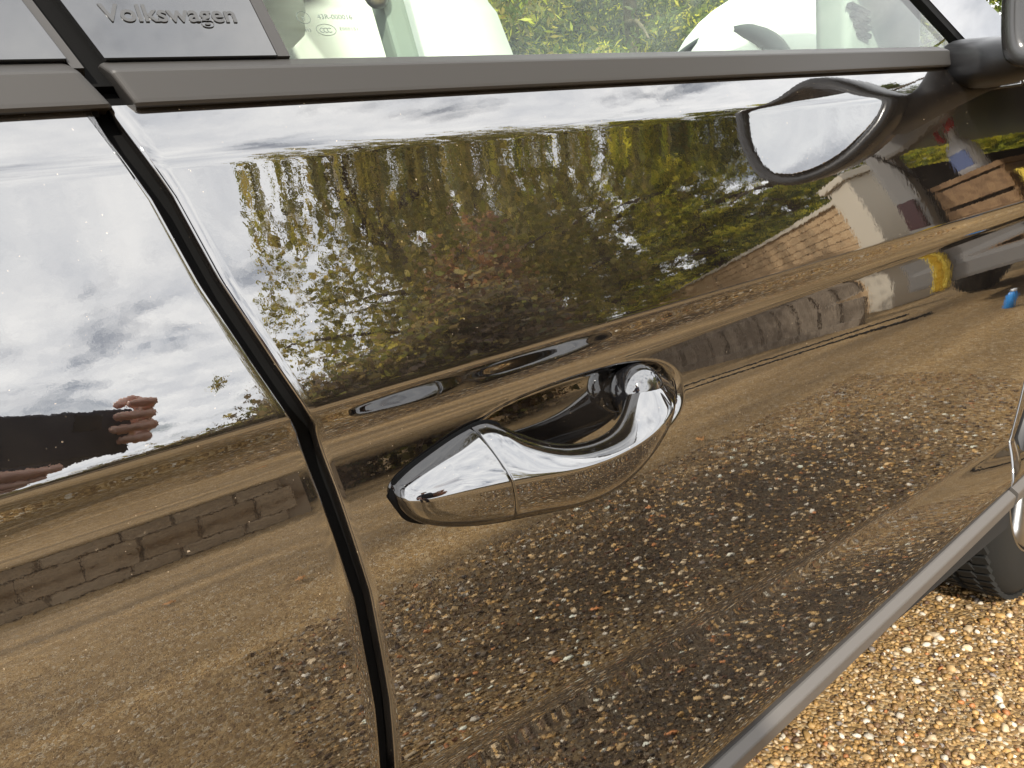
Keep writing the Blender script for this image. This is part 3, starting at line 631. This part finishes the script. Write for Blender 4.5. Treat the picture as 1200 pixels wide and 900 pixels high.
def broad_tree(loc, h, spread, cols, label, seed, droop=0.0, n=9000, low=.28, cat='tree', grp='trees across the drive', size=.075):
    t = tag(empty('broadleaf_tree', loc), label, cat, grp); _, ends = trunk_limbs(t, h*.86, .055*h/2.6, 13, seed)
    g = np.random.default_rng(seed); C = []
    cl = [np.array(e) for e in ends] + [np.array([spread*.8*math.cos(a)*q, spread*.8*math.sin(a)*q, h*zf]) for a, q, zf in zip(g.uniform(0, 6.28, 55), np.sqrt(g.random(55)), g.uniform(low, 1, 55))]
    for c in cl:
        zf = c[2]/h; k = spread*(1.15 - .75*abs(zf-.55)**1.2)*.30; m = int(n/len(cl)*g.uniform(.4, 1.6))
        if droop:
            st = c + g.normal(0, k, (max(3, m//22), 3)); 
            for s_ in st:
                L = g.uniform(.4, 1.5); q = g.random(22); C.append(s_ + np.stack([g.normal(0, .05, 22), g.normal(0, .05, 22), -L*q], 1))
        else: C.append(c + g.normal(0, 1, (m, 3))*np.array([k, k, k*.75]))
    leaves('crown', np.concatenate(C), size, cols, t, droop, .42, seed+1); return t
def conifer(loc, h, r, cols, label, seed, n=11000, grp='trees across the drive', size=.085):
    t = tag(empty('conifer_tree', loc), label, 'tree', grp); trunk_limbs(t, h*.95, .05*h/2.2, 10, seed, up=.1)
    g = np.random.default_rng(seed); nb = 150; C = []
    for b in range(nb):
        zf = g.random()**1.25*.97+.02; an = g.uniform(0, 6.283); L = r*(1-zf)**.75*g.uniform(.75, 1.15)+.12; m = int(n/nb*(.5+L/r))
        q = np.sqrt(g.random(m)); w_ = g.normal(0, .13, m)*(.4+L*q); z = h*zf - .12*q*q*L + .10*q*L + g.normal(0, .05, m) - np.abs(g.normal(0, .08, m))*q
        C.append(np.stack([np.cos(an)*L*q - np.sin(an)*w_, np.sin(an)*L*q + np.cos(an)*w_, z], 1))
    leaves('crown', np.concatenate(C), size, cols, t, .25, .30, seed+1); return t
def shrub(name, loc, rx, ry, h, cols, label, seed, n=5000, size=.06, grp='shrubs behind the stone wall'):
    t = tag(empty(name, loc), label, 'shrub', grp); g = np.random.default_rng(seed); bm = bmesh.new(); C = []
    for k in range(9):
        an = g.uniform(0, 6.28); q = g.uniform(.2, .8); tip = np.array([rx*q*math.cos(an), ry*q*math.sin(an), h*g.uniform(.6, .95)])
        tube(bm, [(tip[0]*.1, tip[1]*.1, -.02), tuple(tip*np.array([.6, .6, .55])), tuple(tip)], [.03, .02, .008], 5)
        C.append(tip + g.normal(0, 1, (n//24, 3))*np.array([rx, ry, h])*.15)
    bobj('stems', bm, BARK, t, True)
    m = n; u = g.standard_normal((m, 3)); u /= np.linalg.norm(u, axis=1, keepdims=True); rr = g.random((m, 1))**.45*(1+.22*np.sin(u[:, :1]*7+seed)*np.cos(u[:, 1:2]*6))
    B = u*rr*np.array([rx, ry, h*.5]) + np.array([0, 0, h*.5]); B[:, 2] = np.abs(B[:, 2]); C.append(B)
    leaves('foliage', np.concatenate(C), size, cols, t, .1, .5, seed+1); return t
OLIVE = [(.20, .18, .06), (.16, .155, .05), (.25, .21, .08), (.12, .11, .04), (.30, .23, .10)]
YGREEN = [(.44, .43, .07), (.34, .36, .06), (.56, .50, .09), (.18, .21, .045), (.62, .53, .10), (.09, .11, .025)]
DGREEN = [(.07, .10, .03), (.10, .13, .035), (.05, .07, .022), (.15, .16, .05)]
BROWN = [(.15, .11, .09), (.19, .14, .11), (.11, .08, .06), (.22, .18, .12), (.13, .13, .07)]
RED = [(.20, .10, .08), (.16, .09, .07), (.24, .13, .09), (.13, .10, .06), (.2, .16, .08)]
broad_tree((5.6, -10.6, 0), 10.5, 2.5, OLIVE, 'tall olive tree with hanging twigs, first from the sky in the front door mirror image', 11, 1.0, 12500)
broad_tree((8.6, -11.8, 0), 11.5, 2.9, OLIVE, 'olive hanging tree between the twiggy first tree and the yellow green trees', 12, 1.0, 18000)
broad_tree((12.0, -12.6, 0), 11, 3.0, OLIVE+YGREEN, 'mixed olive and yellow tree behind the red shrub in the door mirror image', 13, .6, 12000)
conifer((12.0, -9.4, 0), 9.0, 2.7, YGREEN, 'yellow green conifer farthest from the van', 21, 13000)
conifer((13.0, -7.8, 0), 8.6, 2.6, YGREEN+DGREEN, 'yellow green conifer in the middle of the three behind the tan wall', 22, 13000)
conifer((13.8, -6.0, 0), 8.6, 2.6, YGREEN, 'yellow green conifer nearest the van behind the tan wall', 23, 13000)
conifer((16.0, -4.6, 0), 8.6, 2.4, DGREEN, 'dark green conifer behind the van', 24, 9000)
hx = [(-.6, .75, .75, BROWN), (.5, .9, 1.05, BROWN), (1.6, .95, 1.55, BROWN), (2.6, 1.0, 1.95, BROWN+OLIVE), (3.7, 1.1, 2.4, BROWN)]
hl = ['lowest brown shrub at the sky end of the shrub row', 'second lowest brown shrub in the row behind the stone wall', 'waist high brown shrub left of the taller brown shrubs', 'brown shrub with olive tips under the hanging tree', 'tallest brown shrub in front of the red shrub']
for k, ((x, rx, h, c), l) in enumerate(zip(hx, hl)): shrub('garden_shrub', (x, -5.7-.12*max(0, x-4)**1.5, 0), rx, .75, h, c, l, 40+k)
shrub('red_shrub', (4.5, -7.0, 0), 1.0, .9, 3.5, RED, 'dull red leaved shrub below the hanging trees', 60, 6000)
for k, (x, y, h, l) in enumerate(((9.5, -16, 12, 'tall dark conifer behind the first olive tree'), (13.5, -16, 12, 'tall dark conifer behind the mixed tree'), (14.2, -11.5, 10, 'tall dark conifer behind the middle yellow green conifer'), (17, -9, 10.5, 'tall dark conifer behind the nearest yellow green conifer'), (20, -7, 10.5, 'tall dark conifer far behind the van roof'))): conifer((x, y, 0), h, 2.9, DGREEN+OLIVE, l, 120+k, 9000, 'tall dark conifers at the back of the garden', .13)
# trees beyond the far side of the car
for k, (x, y, h, r, cols, l) in enumerate(((2.0, 7.2, 6, 2.0, OLIVE+DGREEN, 'olive conifer seen through the rear part of the window'), (4.6, 6.8, 6.5, 2.0, OLIVE+DGREEN+YGREEN[:2], 'bright yellow green conifer seen through the middle of the window'), (7.4, 7.0, 6.5, 2.1, YGREEN[3:]+DGREEN, 'conifer seen through the window beside the steering wheel'), (10.2, 6.6, 6.5, 2.1, DGREEN, 'dark conifer seen through the windscreen'), (13.5, 6.4, 6.5, 2.2, DGREEN, 'dark conifer farthest ahead beyond the windscreen'))):
    conifer((x, y, 0), h, r*1.25, cols, l, 80+k, 24000, 'trees beyond the far side of the car', .055)

hd = tag(empty('clipped_hedge', (7, 9.6, 0)), 'tall dark green hedge closing the view beyond the far trees', 'hedge')
boxo('hedge_core', (0, 0, 2.0), (30, .9, 4.0), mat('hedge_inside', (.025, .032, .012), .95), hd)
gh = np.random.default_rng(9); nh = 30000
leaves('foliage', np.stack([gh.uniform(-15, 15, nh), gh.normal(-.55, .12, nh), gh.uniform(0, 4.15, nh)+gh.normal(0, .08, nh)], 1), .07, DGREEN+OLIVE, hd, .1, .5, 10)
# ------------------------------------------------------------------ tan wall and timber edging beside the van
TANB = mat('tan_brick', (.45, .28, .14), .9); noise_col(TANB, (.46, .28, .14), (.66, .48, .28), 5, bump=.4, bdist=.01)
CREAM = mat('cream_coping', (.62, .55, .44), .85)
tw = empty('tan_wall', (6.3, -3.0, 0)); tag(tw, 'sunlit tan brick wall with cream coping running away beyond the van', 'wall')
dirw = Vector((14.0-6.3, -15.0+3.0, 0)); Lw = dirw.length; tw.rotation_euler = (0, 0, math.atan2(dirw.y, dirw.x))
boxo('core', (Lw/2, 0, .97), (Lw, .17, 1.94), MORTAR, tw)
rb = random.Random(5); bm = bmesh.new(); box(bm, (0, 0, 0), (1, 1, 1), None, .03); bme = bpy.data.meshes.new('brick'); bm.to_mesh(bme); bm.free(); bme.materials.append(TANB)
for c in range(13):
    x = -.15*(c % 2)
    for k in range(16):
        o = bpy.data.objects.new('brick', bme); link(o, tw); o.location = (x+.15+.30*k*1.0+.0, -.088+rb.uniform(-.004, .004), .078+.15*c); o.scale = (.288, .022, .138)
boxo('far_brickwork', (Lw/2+2.4, -.09, .97), (Lw-4.9, .02, 1.94), TANB, tw)
for k in range(int(Lw/.6)): boxo('coping_stone', (.3+.6*k, 0, 1.98), (.59, .30, .07), CREAM, tw, bev=.01)
boxo('end_pier', (-.22, 0, 1.05), (.42, .42, 2.10), CREAM, tw, bev=.02); boxo('pier_cap', (-.22, 0, 2.14), (.52, .52, .08), CREAM, tw, bev=.015)
TIMB = mat('weathered_timber', (.24, .19, .14), .9); noise_col(TIMB, (.13, .10, .07), (.34, .27, .20), 4, stretch=(8, 8, 1), bump=.4, bdist=.01)
te = empty('timber_edging', (4.95, -2.45, 0)); tag(te, 'low edging of upright weathered timber boards in front of the tan wall', 'edging'); te.rotation_euler = (0, 0, math.atan2(-4.2, .1))
rt = random.Random(8)
for k in range(16):
    h = .50+rt.uniform(-.02, .02); boxo('board', (.10+.2*k, rt.uniform(-.01, .01), h/2), (.178, .05, h), TIMB, te, bev=.008)
boxo('kickboard', (1.6, -.05, .07), (3.2, .04, .14), TIMB, te)

# ------------------------------------------------------------------ van with its tail open
VAN = mat('van_paint', (.23, .215, .195), .3, 1.6); VINT = mat('van_interior', (.035, .032, .03), .7); PLY = mat('plywood', (.30, .17, .08), .7); noise_col(PLY, (.2, .11, .05), (.38, .23, .11), 3, stretch=(1, 8, 8))
van = tag(empty('van', (4.7, -.98, 0)), 'grey van with its rear open, mirrored at the front end of the car door', 'van')
hw = .92
def vbox(n, c, s, m, bev=.02, p=None): return boxo(n, c, s, m, p or van, bev=bev)
vbox('side', (2.2, -hw, 1.05), (4.4, .07, 1.35), VAN); vbox('side', (2.2, hw, 1.05), (4.4, .07, 1.35), VAN)
vbox('roof', (2.0, 0, 1.92), (4.0, 1.70, .08), VAN); vbox('cargo_floor', (1.3, 0, .60), (2.6, 1.76, .06), PLY, 0); vbox('bulkhead', (2.6, 0, 1.2), (.05, 1.76, 1.3), VINT, 0)
for s in (-1, 1):
    vbox('rear_pillar', (.04, s*.86, 1.28), (.14, .17, 1.32), VAN, .04); l = vbox('tail_light', (-.045, s*.86, 1.18), (.04, .11, .38), mat('smoked_lens', (.05, .01, .01), .15), .012)
    vbox('inner_lining', (1.3, s*.84, 1.15), (2.5, .03, 1.1), VINT, 0)
    q = [(0, 0, 0)]
vbox('header', (.02, 0, 1.86), (.16, 1.7, .12), VAN, .03)
bmp = vbox('bumper', (-.06, 0, .50), (.22, 1.86, .26), mat('van_bumper', (.17, .16, .15), .55), .05); vbox('plate_recess', (-.165, .12, .52), (.03, .60, .13), DARKPL, .005, bmp)
tg = boxo('tailgate', (-.42, 0, 1.98), (.95, 1.66, .07), VAN, van, Matrix.Rotation(R_(-8), 3, 'Y'), .03)
for s in (-1, 1): tubeo('strut', [(.05, s*.74, 1.55), (-.40, s*.76, 1.98)], .012, DARKPL, van)
for px_, s in ((.85, -1), (.85, 1), (3.6, -1), (3.6, 1)):
    S = []
    for r, y in ((.0, .09), (.19, .10), (.20, .08), (.24, .10), (.31, .10), (.33, .07), (.33, -.09), (.0, -.09)): S.append([(px_+max(r, .002)*math.cos(a), s*(.86+y*.9), .33+max(r, .002)*math.sin(a)) for a in np.linspace(0, 2*np.pi, 33)[:-1]])
    loft('wheel', S, TYRE, van)
rows = [[(4.35+dx, y, z) for y in np.linspace(-hw, hw, 8)] for dx, z in ((0, 1.92), (.5, 1.35), (1.15, 1.10), (1.3, .8), (1.3, .35))]
skin_sheet('cab_front', rows, VAN, van)
# load in the van and on the drive
WHITEP = mat('white_plastic', (.75, .76, .78), .35); REDP = mat('red_plastic', (.55, .03, .03), .35); BLUEP = mat('blue_label', (.10, .14, .30), .4); YEL = mat('yellow_cloth', (.75, .56, .06), .95); noise_col(YEL, (.6, .42, .03), (.85, .66, .12), 25, bump=.8, bdist=.01)
def spray_bottle(loc, body, trig, label, s=1.0, rz=0):
    b = tag(empty('spray_bottle', loc), label, 'bottle', 'cleaning bottles'); b.scale = (s, s, s); b.rotation_euler = (0, 0, rz)
    cs, sn = superell(28, 2.8)
    loft('bottle', [[(a*c, bb*q, z) for c, q in zip(cs, sn)] for z, a, bb in ((0, .036, .050), (.005, .040, .055), (.13, .040, .055), (.165, .030, .036), (.19, .016, .018), (.21, .014, .014), (.225, .014, .014))], body, b)
    boxo('label', (-.0405, 0, .075), (.003, .075, .09), BLUEP, b)
    loft('collar', [[(.018*math.cos(t), .018*math.sin(t), z) for t in np.linspace(0, 6.283, 17)[:-1]] for z in (.222, .25)], trig, b)
    boxo('spray_head', (0, -.018, .266), (.026, .095, .034), body, b, bev=.008); boxo('trigger', (0, -.048, .228), (.016, .014, .055), trig, b, Matrix.Rotation(R_(25), 3, 'X'), .004)
    boxo('nozzle', (0, -.072, .266), (.018, .016, .018), trig, b, bev=.003); return b
spray_bottle((4.86, -1.46, 1.42), WHITEP, REDP, 'white spray bottle with red trigger and blue label on a box in the van', 1.6, R_(12))
spray_bottle((4.82, -1.10, .63), mat('clear_grey', (.45, .5, .5), .2), WHITEP, 'small grey spray bottle standing on the van floor', 1.0, R_(-20))
ck = tag(empty('tool_crate', (4.98, -1.50, .63)), 'orange brown wooden crate in the van under the spray bottle', 'crate')
for z in (.06, .18, .30): boxo('slat', (-.21, 0, z), (.02, .42, .10), PLY, ck, bev=.004)
for s in (-1, 1): boxo('side_panel', (0, s*.2, .18), (.40, .02, .36), PLY, ck)
boxo('lid', (0, 0, .375), (.44, .44, .025), PLY, ck, bev=.004); ck.scale = (1, 1, 2.03); boxo('back_panel', (.2, 0, .18), (.02, .38, .36), PLY, ck)
def cloth(name, loc, w_, d_, hang, label, seed):
    g = np.random.default_rng(seed); rows = []
    ph = g.uniform(0, 6, 4)
    for i in range(26):
        u = i/25; row = []
        for j in range(20):
            v = j/19; x = -d_*(u if u < .45 else .45); z = .02 + .03*math.sin(7*v+ph[0])*math.cos(5*u+ph[1]) + .015*math.sin(15*v+ph[2]+4*u)
            if u >= .45: z -= (u-.45)*hang; x -= .04*math.sin(9*v+ph[3])
            row.append((x, w_*(v-.5), z))
        rows.append(row)
    V = np.array(rows).reshape(-1, 3); o = fast(name, V, grid_faces(26, 20), YEL); o.location = loc
    so_ = o.modifiers.new('thick', 'SOLIDIFY'); so_.thickness = .006; return tag(o, label, 'cloth', 'yellow cloths on the van')
cloth('folded_cloth', (4.90, -1.06, 1.25), .36, .35, .60, 'wide yellow cloth draped beside the crate in the van', 1)
cloth('hanging_cloth', (4.565, -1.66, .655), .10, .16, .70, 'narrow yellow cloth strip hanging over the van bumper', 2)
HOSE = mat('black_hose', (.015, .015, .015), .5)
hp = [(4.62, -1.75, .012), (4.45, -1.80, .012), (4.0, -2.10, .012), (3.5, -2.55, .012), (3.2, -2.72, .012), (3.05, -2.9, .012), (3.2, -3.08, .012), (3.6, -2.95, .012), (4.1, -2.5, .012), (4.6, -2.1, .012), (4.75, -1.98, .012)]
def smooth_path(p, n=8):
    B = np.array(p); o = []
    for i in range(len(B)-1):
        p0, p1, p2, p3 = B[max(i-1, 0)], B[i], B[i+1], B[min(i+2, len(B)-1)]
        for f in np.arange(n)/n: o.append(tuple(.5*((2*p1)+(-p0+p2)*f+(2*p0-5*p1+4*p2-p3)*f*f+(-p0+3*p1-3*p2+p3)*f**3)))
    return o + [tuple(B[-1])]
tag(tubeo('hose', smooth_path(hp), .012, HOSE), 'thin black hose looping over the gravel from the van', 'hose')
def bottle(loc, m, label):
    cs, sn = superell(20, 2.3); b = tag(empty('bottle', loc), label, 'bottle')
    b.scale = (.6, .6, .6)
    loft('body', [[(a*c, a*q, z) for c, q in zip(cs, sn)] for z, a in ((0, .045), (.005, .05), (.17, .05), (.21, .03), (.225, .02))], m, b); loft('cap', [[(.024*c, .024*q, z) for c, q in zip(cs, sn)] for z in (.224, .26)], WHITEP, b)
bottle((4.35, -1.15, 0), mat('blue_plastic', (.03, .25, .65), .3), 'bright blue bottle on the gravel in front of the van')

# ------------------------------------------------------------------ photographer
SKIN = mat('skin', (.55, .30, .21), .45, 1.4); P(SKIN).inputs['Subsurface Weight'].default_value = .08
noise_col(SKIN, (.62, .36, .27), (.74, .46, .36), 40, lo=.3, hi=.7)
NAVY = mat('navy_fleece', (.012, .016, .035), .95); noise_col(NAVY, (.018, .024, .05), (.045, .055, .10), 160, bump=.5, bdist=.003)
JEAN = mat('dark_jeans', (.012, .014, .024), .9); HAIR = mat('hair', (.03, .018, .01), .6); SHOE = mat('shoe', (.02, .02, .02), .5); PHONE = mat('phone_back', (.022, .026, .045), .6, 1.45)
def ph(r, u, f): return CAM + c_right*r + c_up*u + c_fwd*f
def skinned(name, chains, m, parent, sub=2, voxel=None):
    """chains: list of lists of (point, radius); a chain may start on an earlier point (shared by position)"""
    V, E, Rd, idx, roots = [], [], [], {}, []
    for ch in chains:
        prev = None
        for k, (p, r) in enumerate(ch):
            key = tuple(round(c, 4) for c in p)
            if key not in idx:
                idx[key] = len(V); V.append(tuple(p)); Rd.append(r)
                if k == 0: roots.append(idx[key])
            i = idx[key]
            if prev is not None: E.append((prev, i))
            prev = i
    me = bpy.data.meshes.new(name); me.from_pydata(V, E, []); me.update()
    o = bpy.data.objects.new(name, me); COL.objects.link(o); md = o.modifiers.new('skin', 'SKIN'); md.use_smooth_shade = True
    if not me.skin_vertices: 
        bpy.context.view_layer.objects.active = o; bpy.context.view_layer.update()
        if not me.skin_vertices: bpy.ops.mesh.customdata_skin_add()
    for i, sv in enumerate(me.skin_vertices[0].data):
        rr = Rd[i]; sv.radius = rr if hasattr(rr, '__len__') else (rr, rr); sv.use_root = i in roots
    sd = o.modifiers.new('sub', 'SUBSURF'); sd.levels = sub; sd.render_levels = sub
    dg = bpy.context.evaluated_depsgraph_get(); me2 = bpy.data.meshes.new_from_object(o.evaluated_get(dg)); bpy.data.objects.remove(o)
    me2.name = name; me2.materials.clear(); me2.materials.append(m)
    me2.polygons.foreach_set('use_smooth', [True]*len(me2.polygons)); return link(bpy.data.objects.new(name, me2), parent)
V3 = Vector
pel, chest, neck = V3((-.55, -1.04, .94)), V3((-.52, -1.02, 1.28)), V3((-.50, -.99, 1.46))
shR, elR, wrR = V3((-.32, -1.00, 1.38)), V3((-.20, -.86, 1.00)), ph(.088, -.014, -.075)
shL, elL, wrL = V3((-.72, -1.00, 1.38)), V3((-.62, -.72, 1.02)), ph(-.185, -.085, -.045)
palmR, palmL = ph(.080, -.010, -.022), ph(-.130, -.066, -.014)
head = [(V3((-.495, -.950, 1.505)), (.058, .062)), (V3((-.485, -.93, 1.565)), (.088, .080)), (V3((-.48, -.925, 1.645)), (.092, .084)), (V3((-.48, -.94, 1.705)), (.058, .055))]
def leg(s):
    return [(pel, (.11, .08)), (pel+V3((s*.10, 0, -.07)), .070), (V3((-.55+s*.13, -1.00, .50)), .060), (V3((-.55+s*.14, -1.05, .10)), .042), (V3((-.55+s*.145, -1.06, .05)), .04), (V3((-.55+s*.16, -.90, .03)), .032)]
def fingers(base, dirs):
    return [[(p, r) for p, r in zip(ch, (.0095, .0090, .0085, .0078, .0070))] for ch in dirs]
fr = []
for k, (u, tipr) in enumerate(((.024, .034), (.004, .020), (-.016, .018), (-.035, .028))):
    fr.append([palmR + c_up*(u*.45), ph(.074, u*.95, -.012), ph(.066, u, .009), ph(.050, u-.001, .0135), ph(tipr, u-.003, .0105)])
fr.append([palmR + c_up*.012, ph(.072, .030, -.024), ph(.060, .034, -.026), ph(.042, .020, -.022)])
fl = []
for k, (u, e) in enumerate(((-.070, -.022), (-.084, -.040), (-.097, -.055), (-.108, -.075))):
    fl.append([palmL + c_up*(-.008*k), ph(-.105, u-.002, -.006), ph(-.075, u, .006), ph(-.05-.006*k, u, .007), ph(e, u+.003, .003)])
fl.append([palmL + c_up*.012, ph(-.112, -.048, -.022), ph(-.092, -.030, -.024), ph(-.072, -.024, -.020)])
body = [[(pel, (.11, .08)), ((pel+chest)/2, (.10, .075)), (chest, (.10, .075)), (neck, (.055, .055))] + head,
        [(chest, (.10, .075)), (shR, .040), (elR, .040), (wrR, (.026, .022)), (palmR, (.034, .016))],
        [(chest, (.10, .075)), (shL, .040), (elL, .040), (wrL, (.026, .022)), (palmL, (.034, .016))], leg(-1), leg(1)]
person = tag(empty('person', (0, 0, 0)), 'person in navy fleece and dark jeans holding a phone, mirrored in the rear door', 'person')
skinned('body', body + fingers(None, fr) + fingers(None, fl), SKIN, person)
skinned('fleece', [[(pel+V3((0, 0, -.10)), (.185, .135)), (pel+V3((0, 0, .02)), (.18, .132)), ((pel+chest)/2, (.172, .125)), (chest, (.195, .138)), (neck-V3((0, 0, .06)), (.12, .095)), (neck+V3((0, 0, .005)), (.072, .072))],
    [(chest, (.195, .138)), (shR, .088), (elR, .060), (wrR.lerp(elR, .12), .042), (wrR.lerp(elR, .03), .040)], [(chest, (.195, .138)), (shL, .088), (elL, .060), (wrL.lerp(elL, .12), .042), (wrL.lerp(elL, .03), .040)]], NAVY, person)
def jl(s): return [(pel-V3((0, 0, .02)), (.165, .122)), (pel+V3((s*.10, 0, -.10)), .105), (V3((-.55+s*.13, -1.00, .50)), .080), (V3((-.55+s*.14, -1.05, .10)), .066), (V3((-.55+s*.14, -1.05, .06)), .066)]
skinned('jeans', [jl(-1), jl(1)], JEAN, person)
for s in (-1, 1): skinned('shoe', [[(V3((-.55+s*.145, -1.09, .045)), .046), (V3((-.55+s*.15, -1.0, .05)), .048), (V3((-.55+s*.16, -.90, .040)), (.048, .036)), (V3((-.55+s*.165, -.84, .034)), (.04, .028))]], SHOE, person)
ellipsoid('hair', (-.48, -.955, 1.672), (.101, .108, .084), HAIR, person)
ellipsoid('nose', (-.476, -.842, 1.600), (.010, .015, .018), SKIN, person, 12, 8)
for s in (-1, 1): ellipsoid('eye', (-.478+s*.032, -.852, 1.628), (.011, .007, .007), mat('eye', (.04, .03, .02), .1), person, 12, 8); ellipsoid('ear', (-.482+s*.090, -.935, 1.615), (.012, .024, .034), SKIN, person, 12, 8)
ellipsoid('mouth', (-.477, -.849, 1.560), (.024, .008, .007), mat('lip', (.4, .14, .12), .4), person, 12, 8)
phone = empty('phone', (0, 0, 0)); tag(phone, 'dark blue black phone held level in both hands of the photographer', 'phone')
MP = Matrix.Translation(CAM) @ Matrix((c_right, c_up, c_fwd)).transposed().to_4x4()
def phone_box(nm, c, s_, m, bev):
    bm = bmesh.new(); box(bm, c, s_, None, bev); bmesh.ops.transform(bm, matrix=MP, verts=bm.verts); return bobj(nm, bm, m, phone, True)
phone_box('case', (-.026, -.022, -.0095), (.158, .074, .0085), PHONE, .0035)
phone_box('screen', (-.026, -.022, -.0142), (.150, .068, .0006), mat('phone_screen', (.02, .02, .02), .05), .0002)
phone_box('lens_bump', (.002, -.003, -.0048), (.030, .024, .0014), DARKPL, .0005)

# ------------------------------------------------------------------ fallen leaves
FL = mat('dead_leaf', (.45, .20, .06), .7); noise_col(FL, (.30, .12, .03), (.55, .28, .09), 30)
rl = random.Random(4)
for k, (x, y, l) in enumerate(((.42, -1.75, 'orange fallen leaf lying alone on the gravel, mirrored left of the shut line'), (.05, -2.3, 'brown fallen leaf nearest the stone wall'), (1.9, -1.3, 'curled fallen leaf on the gravel ahead of the mirror'), (2.4, -2.2, 'fallen leaf lying inside the bend of the hose'))):
    V = []; n = 9
    for i in range(n):
        u = i/(n-1); wd = .018*math.sin(math.pi*min(1, u*.96+.02))**.8; z = .014+.010*math.sin(u*3)
        V += [(.06*(u-.5), -wd, z+.006), (.06*(u-.5), 0, z), (.06*(u-.5), wd, z+.006)]
    o = obj('fallen_leaf', V, grid_faces(n, 3), FL); o.location = (x, y, 0); o.rotation_euler = (0, 0, rl.uniform(0, 6)); o.modifiers.new('t', 'SOLIDIFY').thickness = .0008
    tag(o, l, 'leaf', 'fallen leaves')
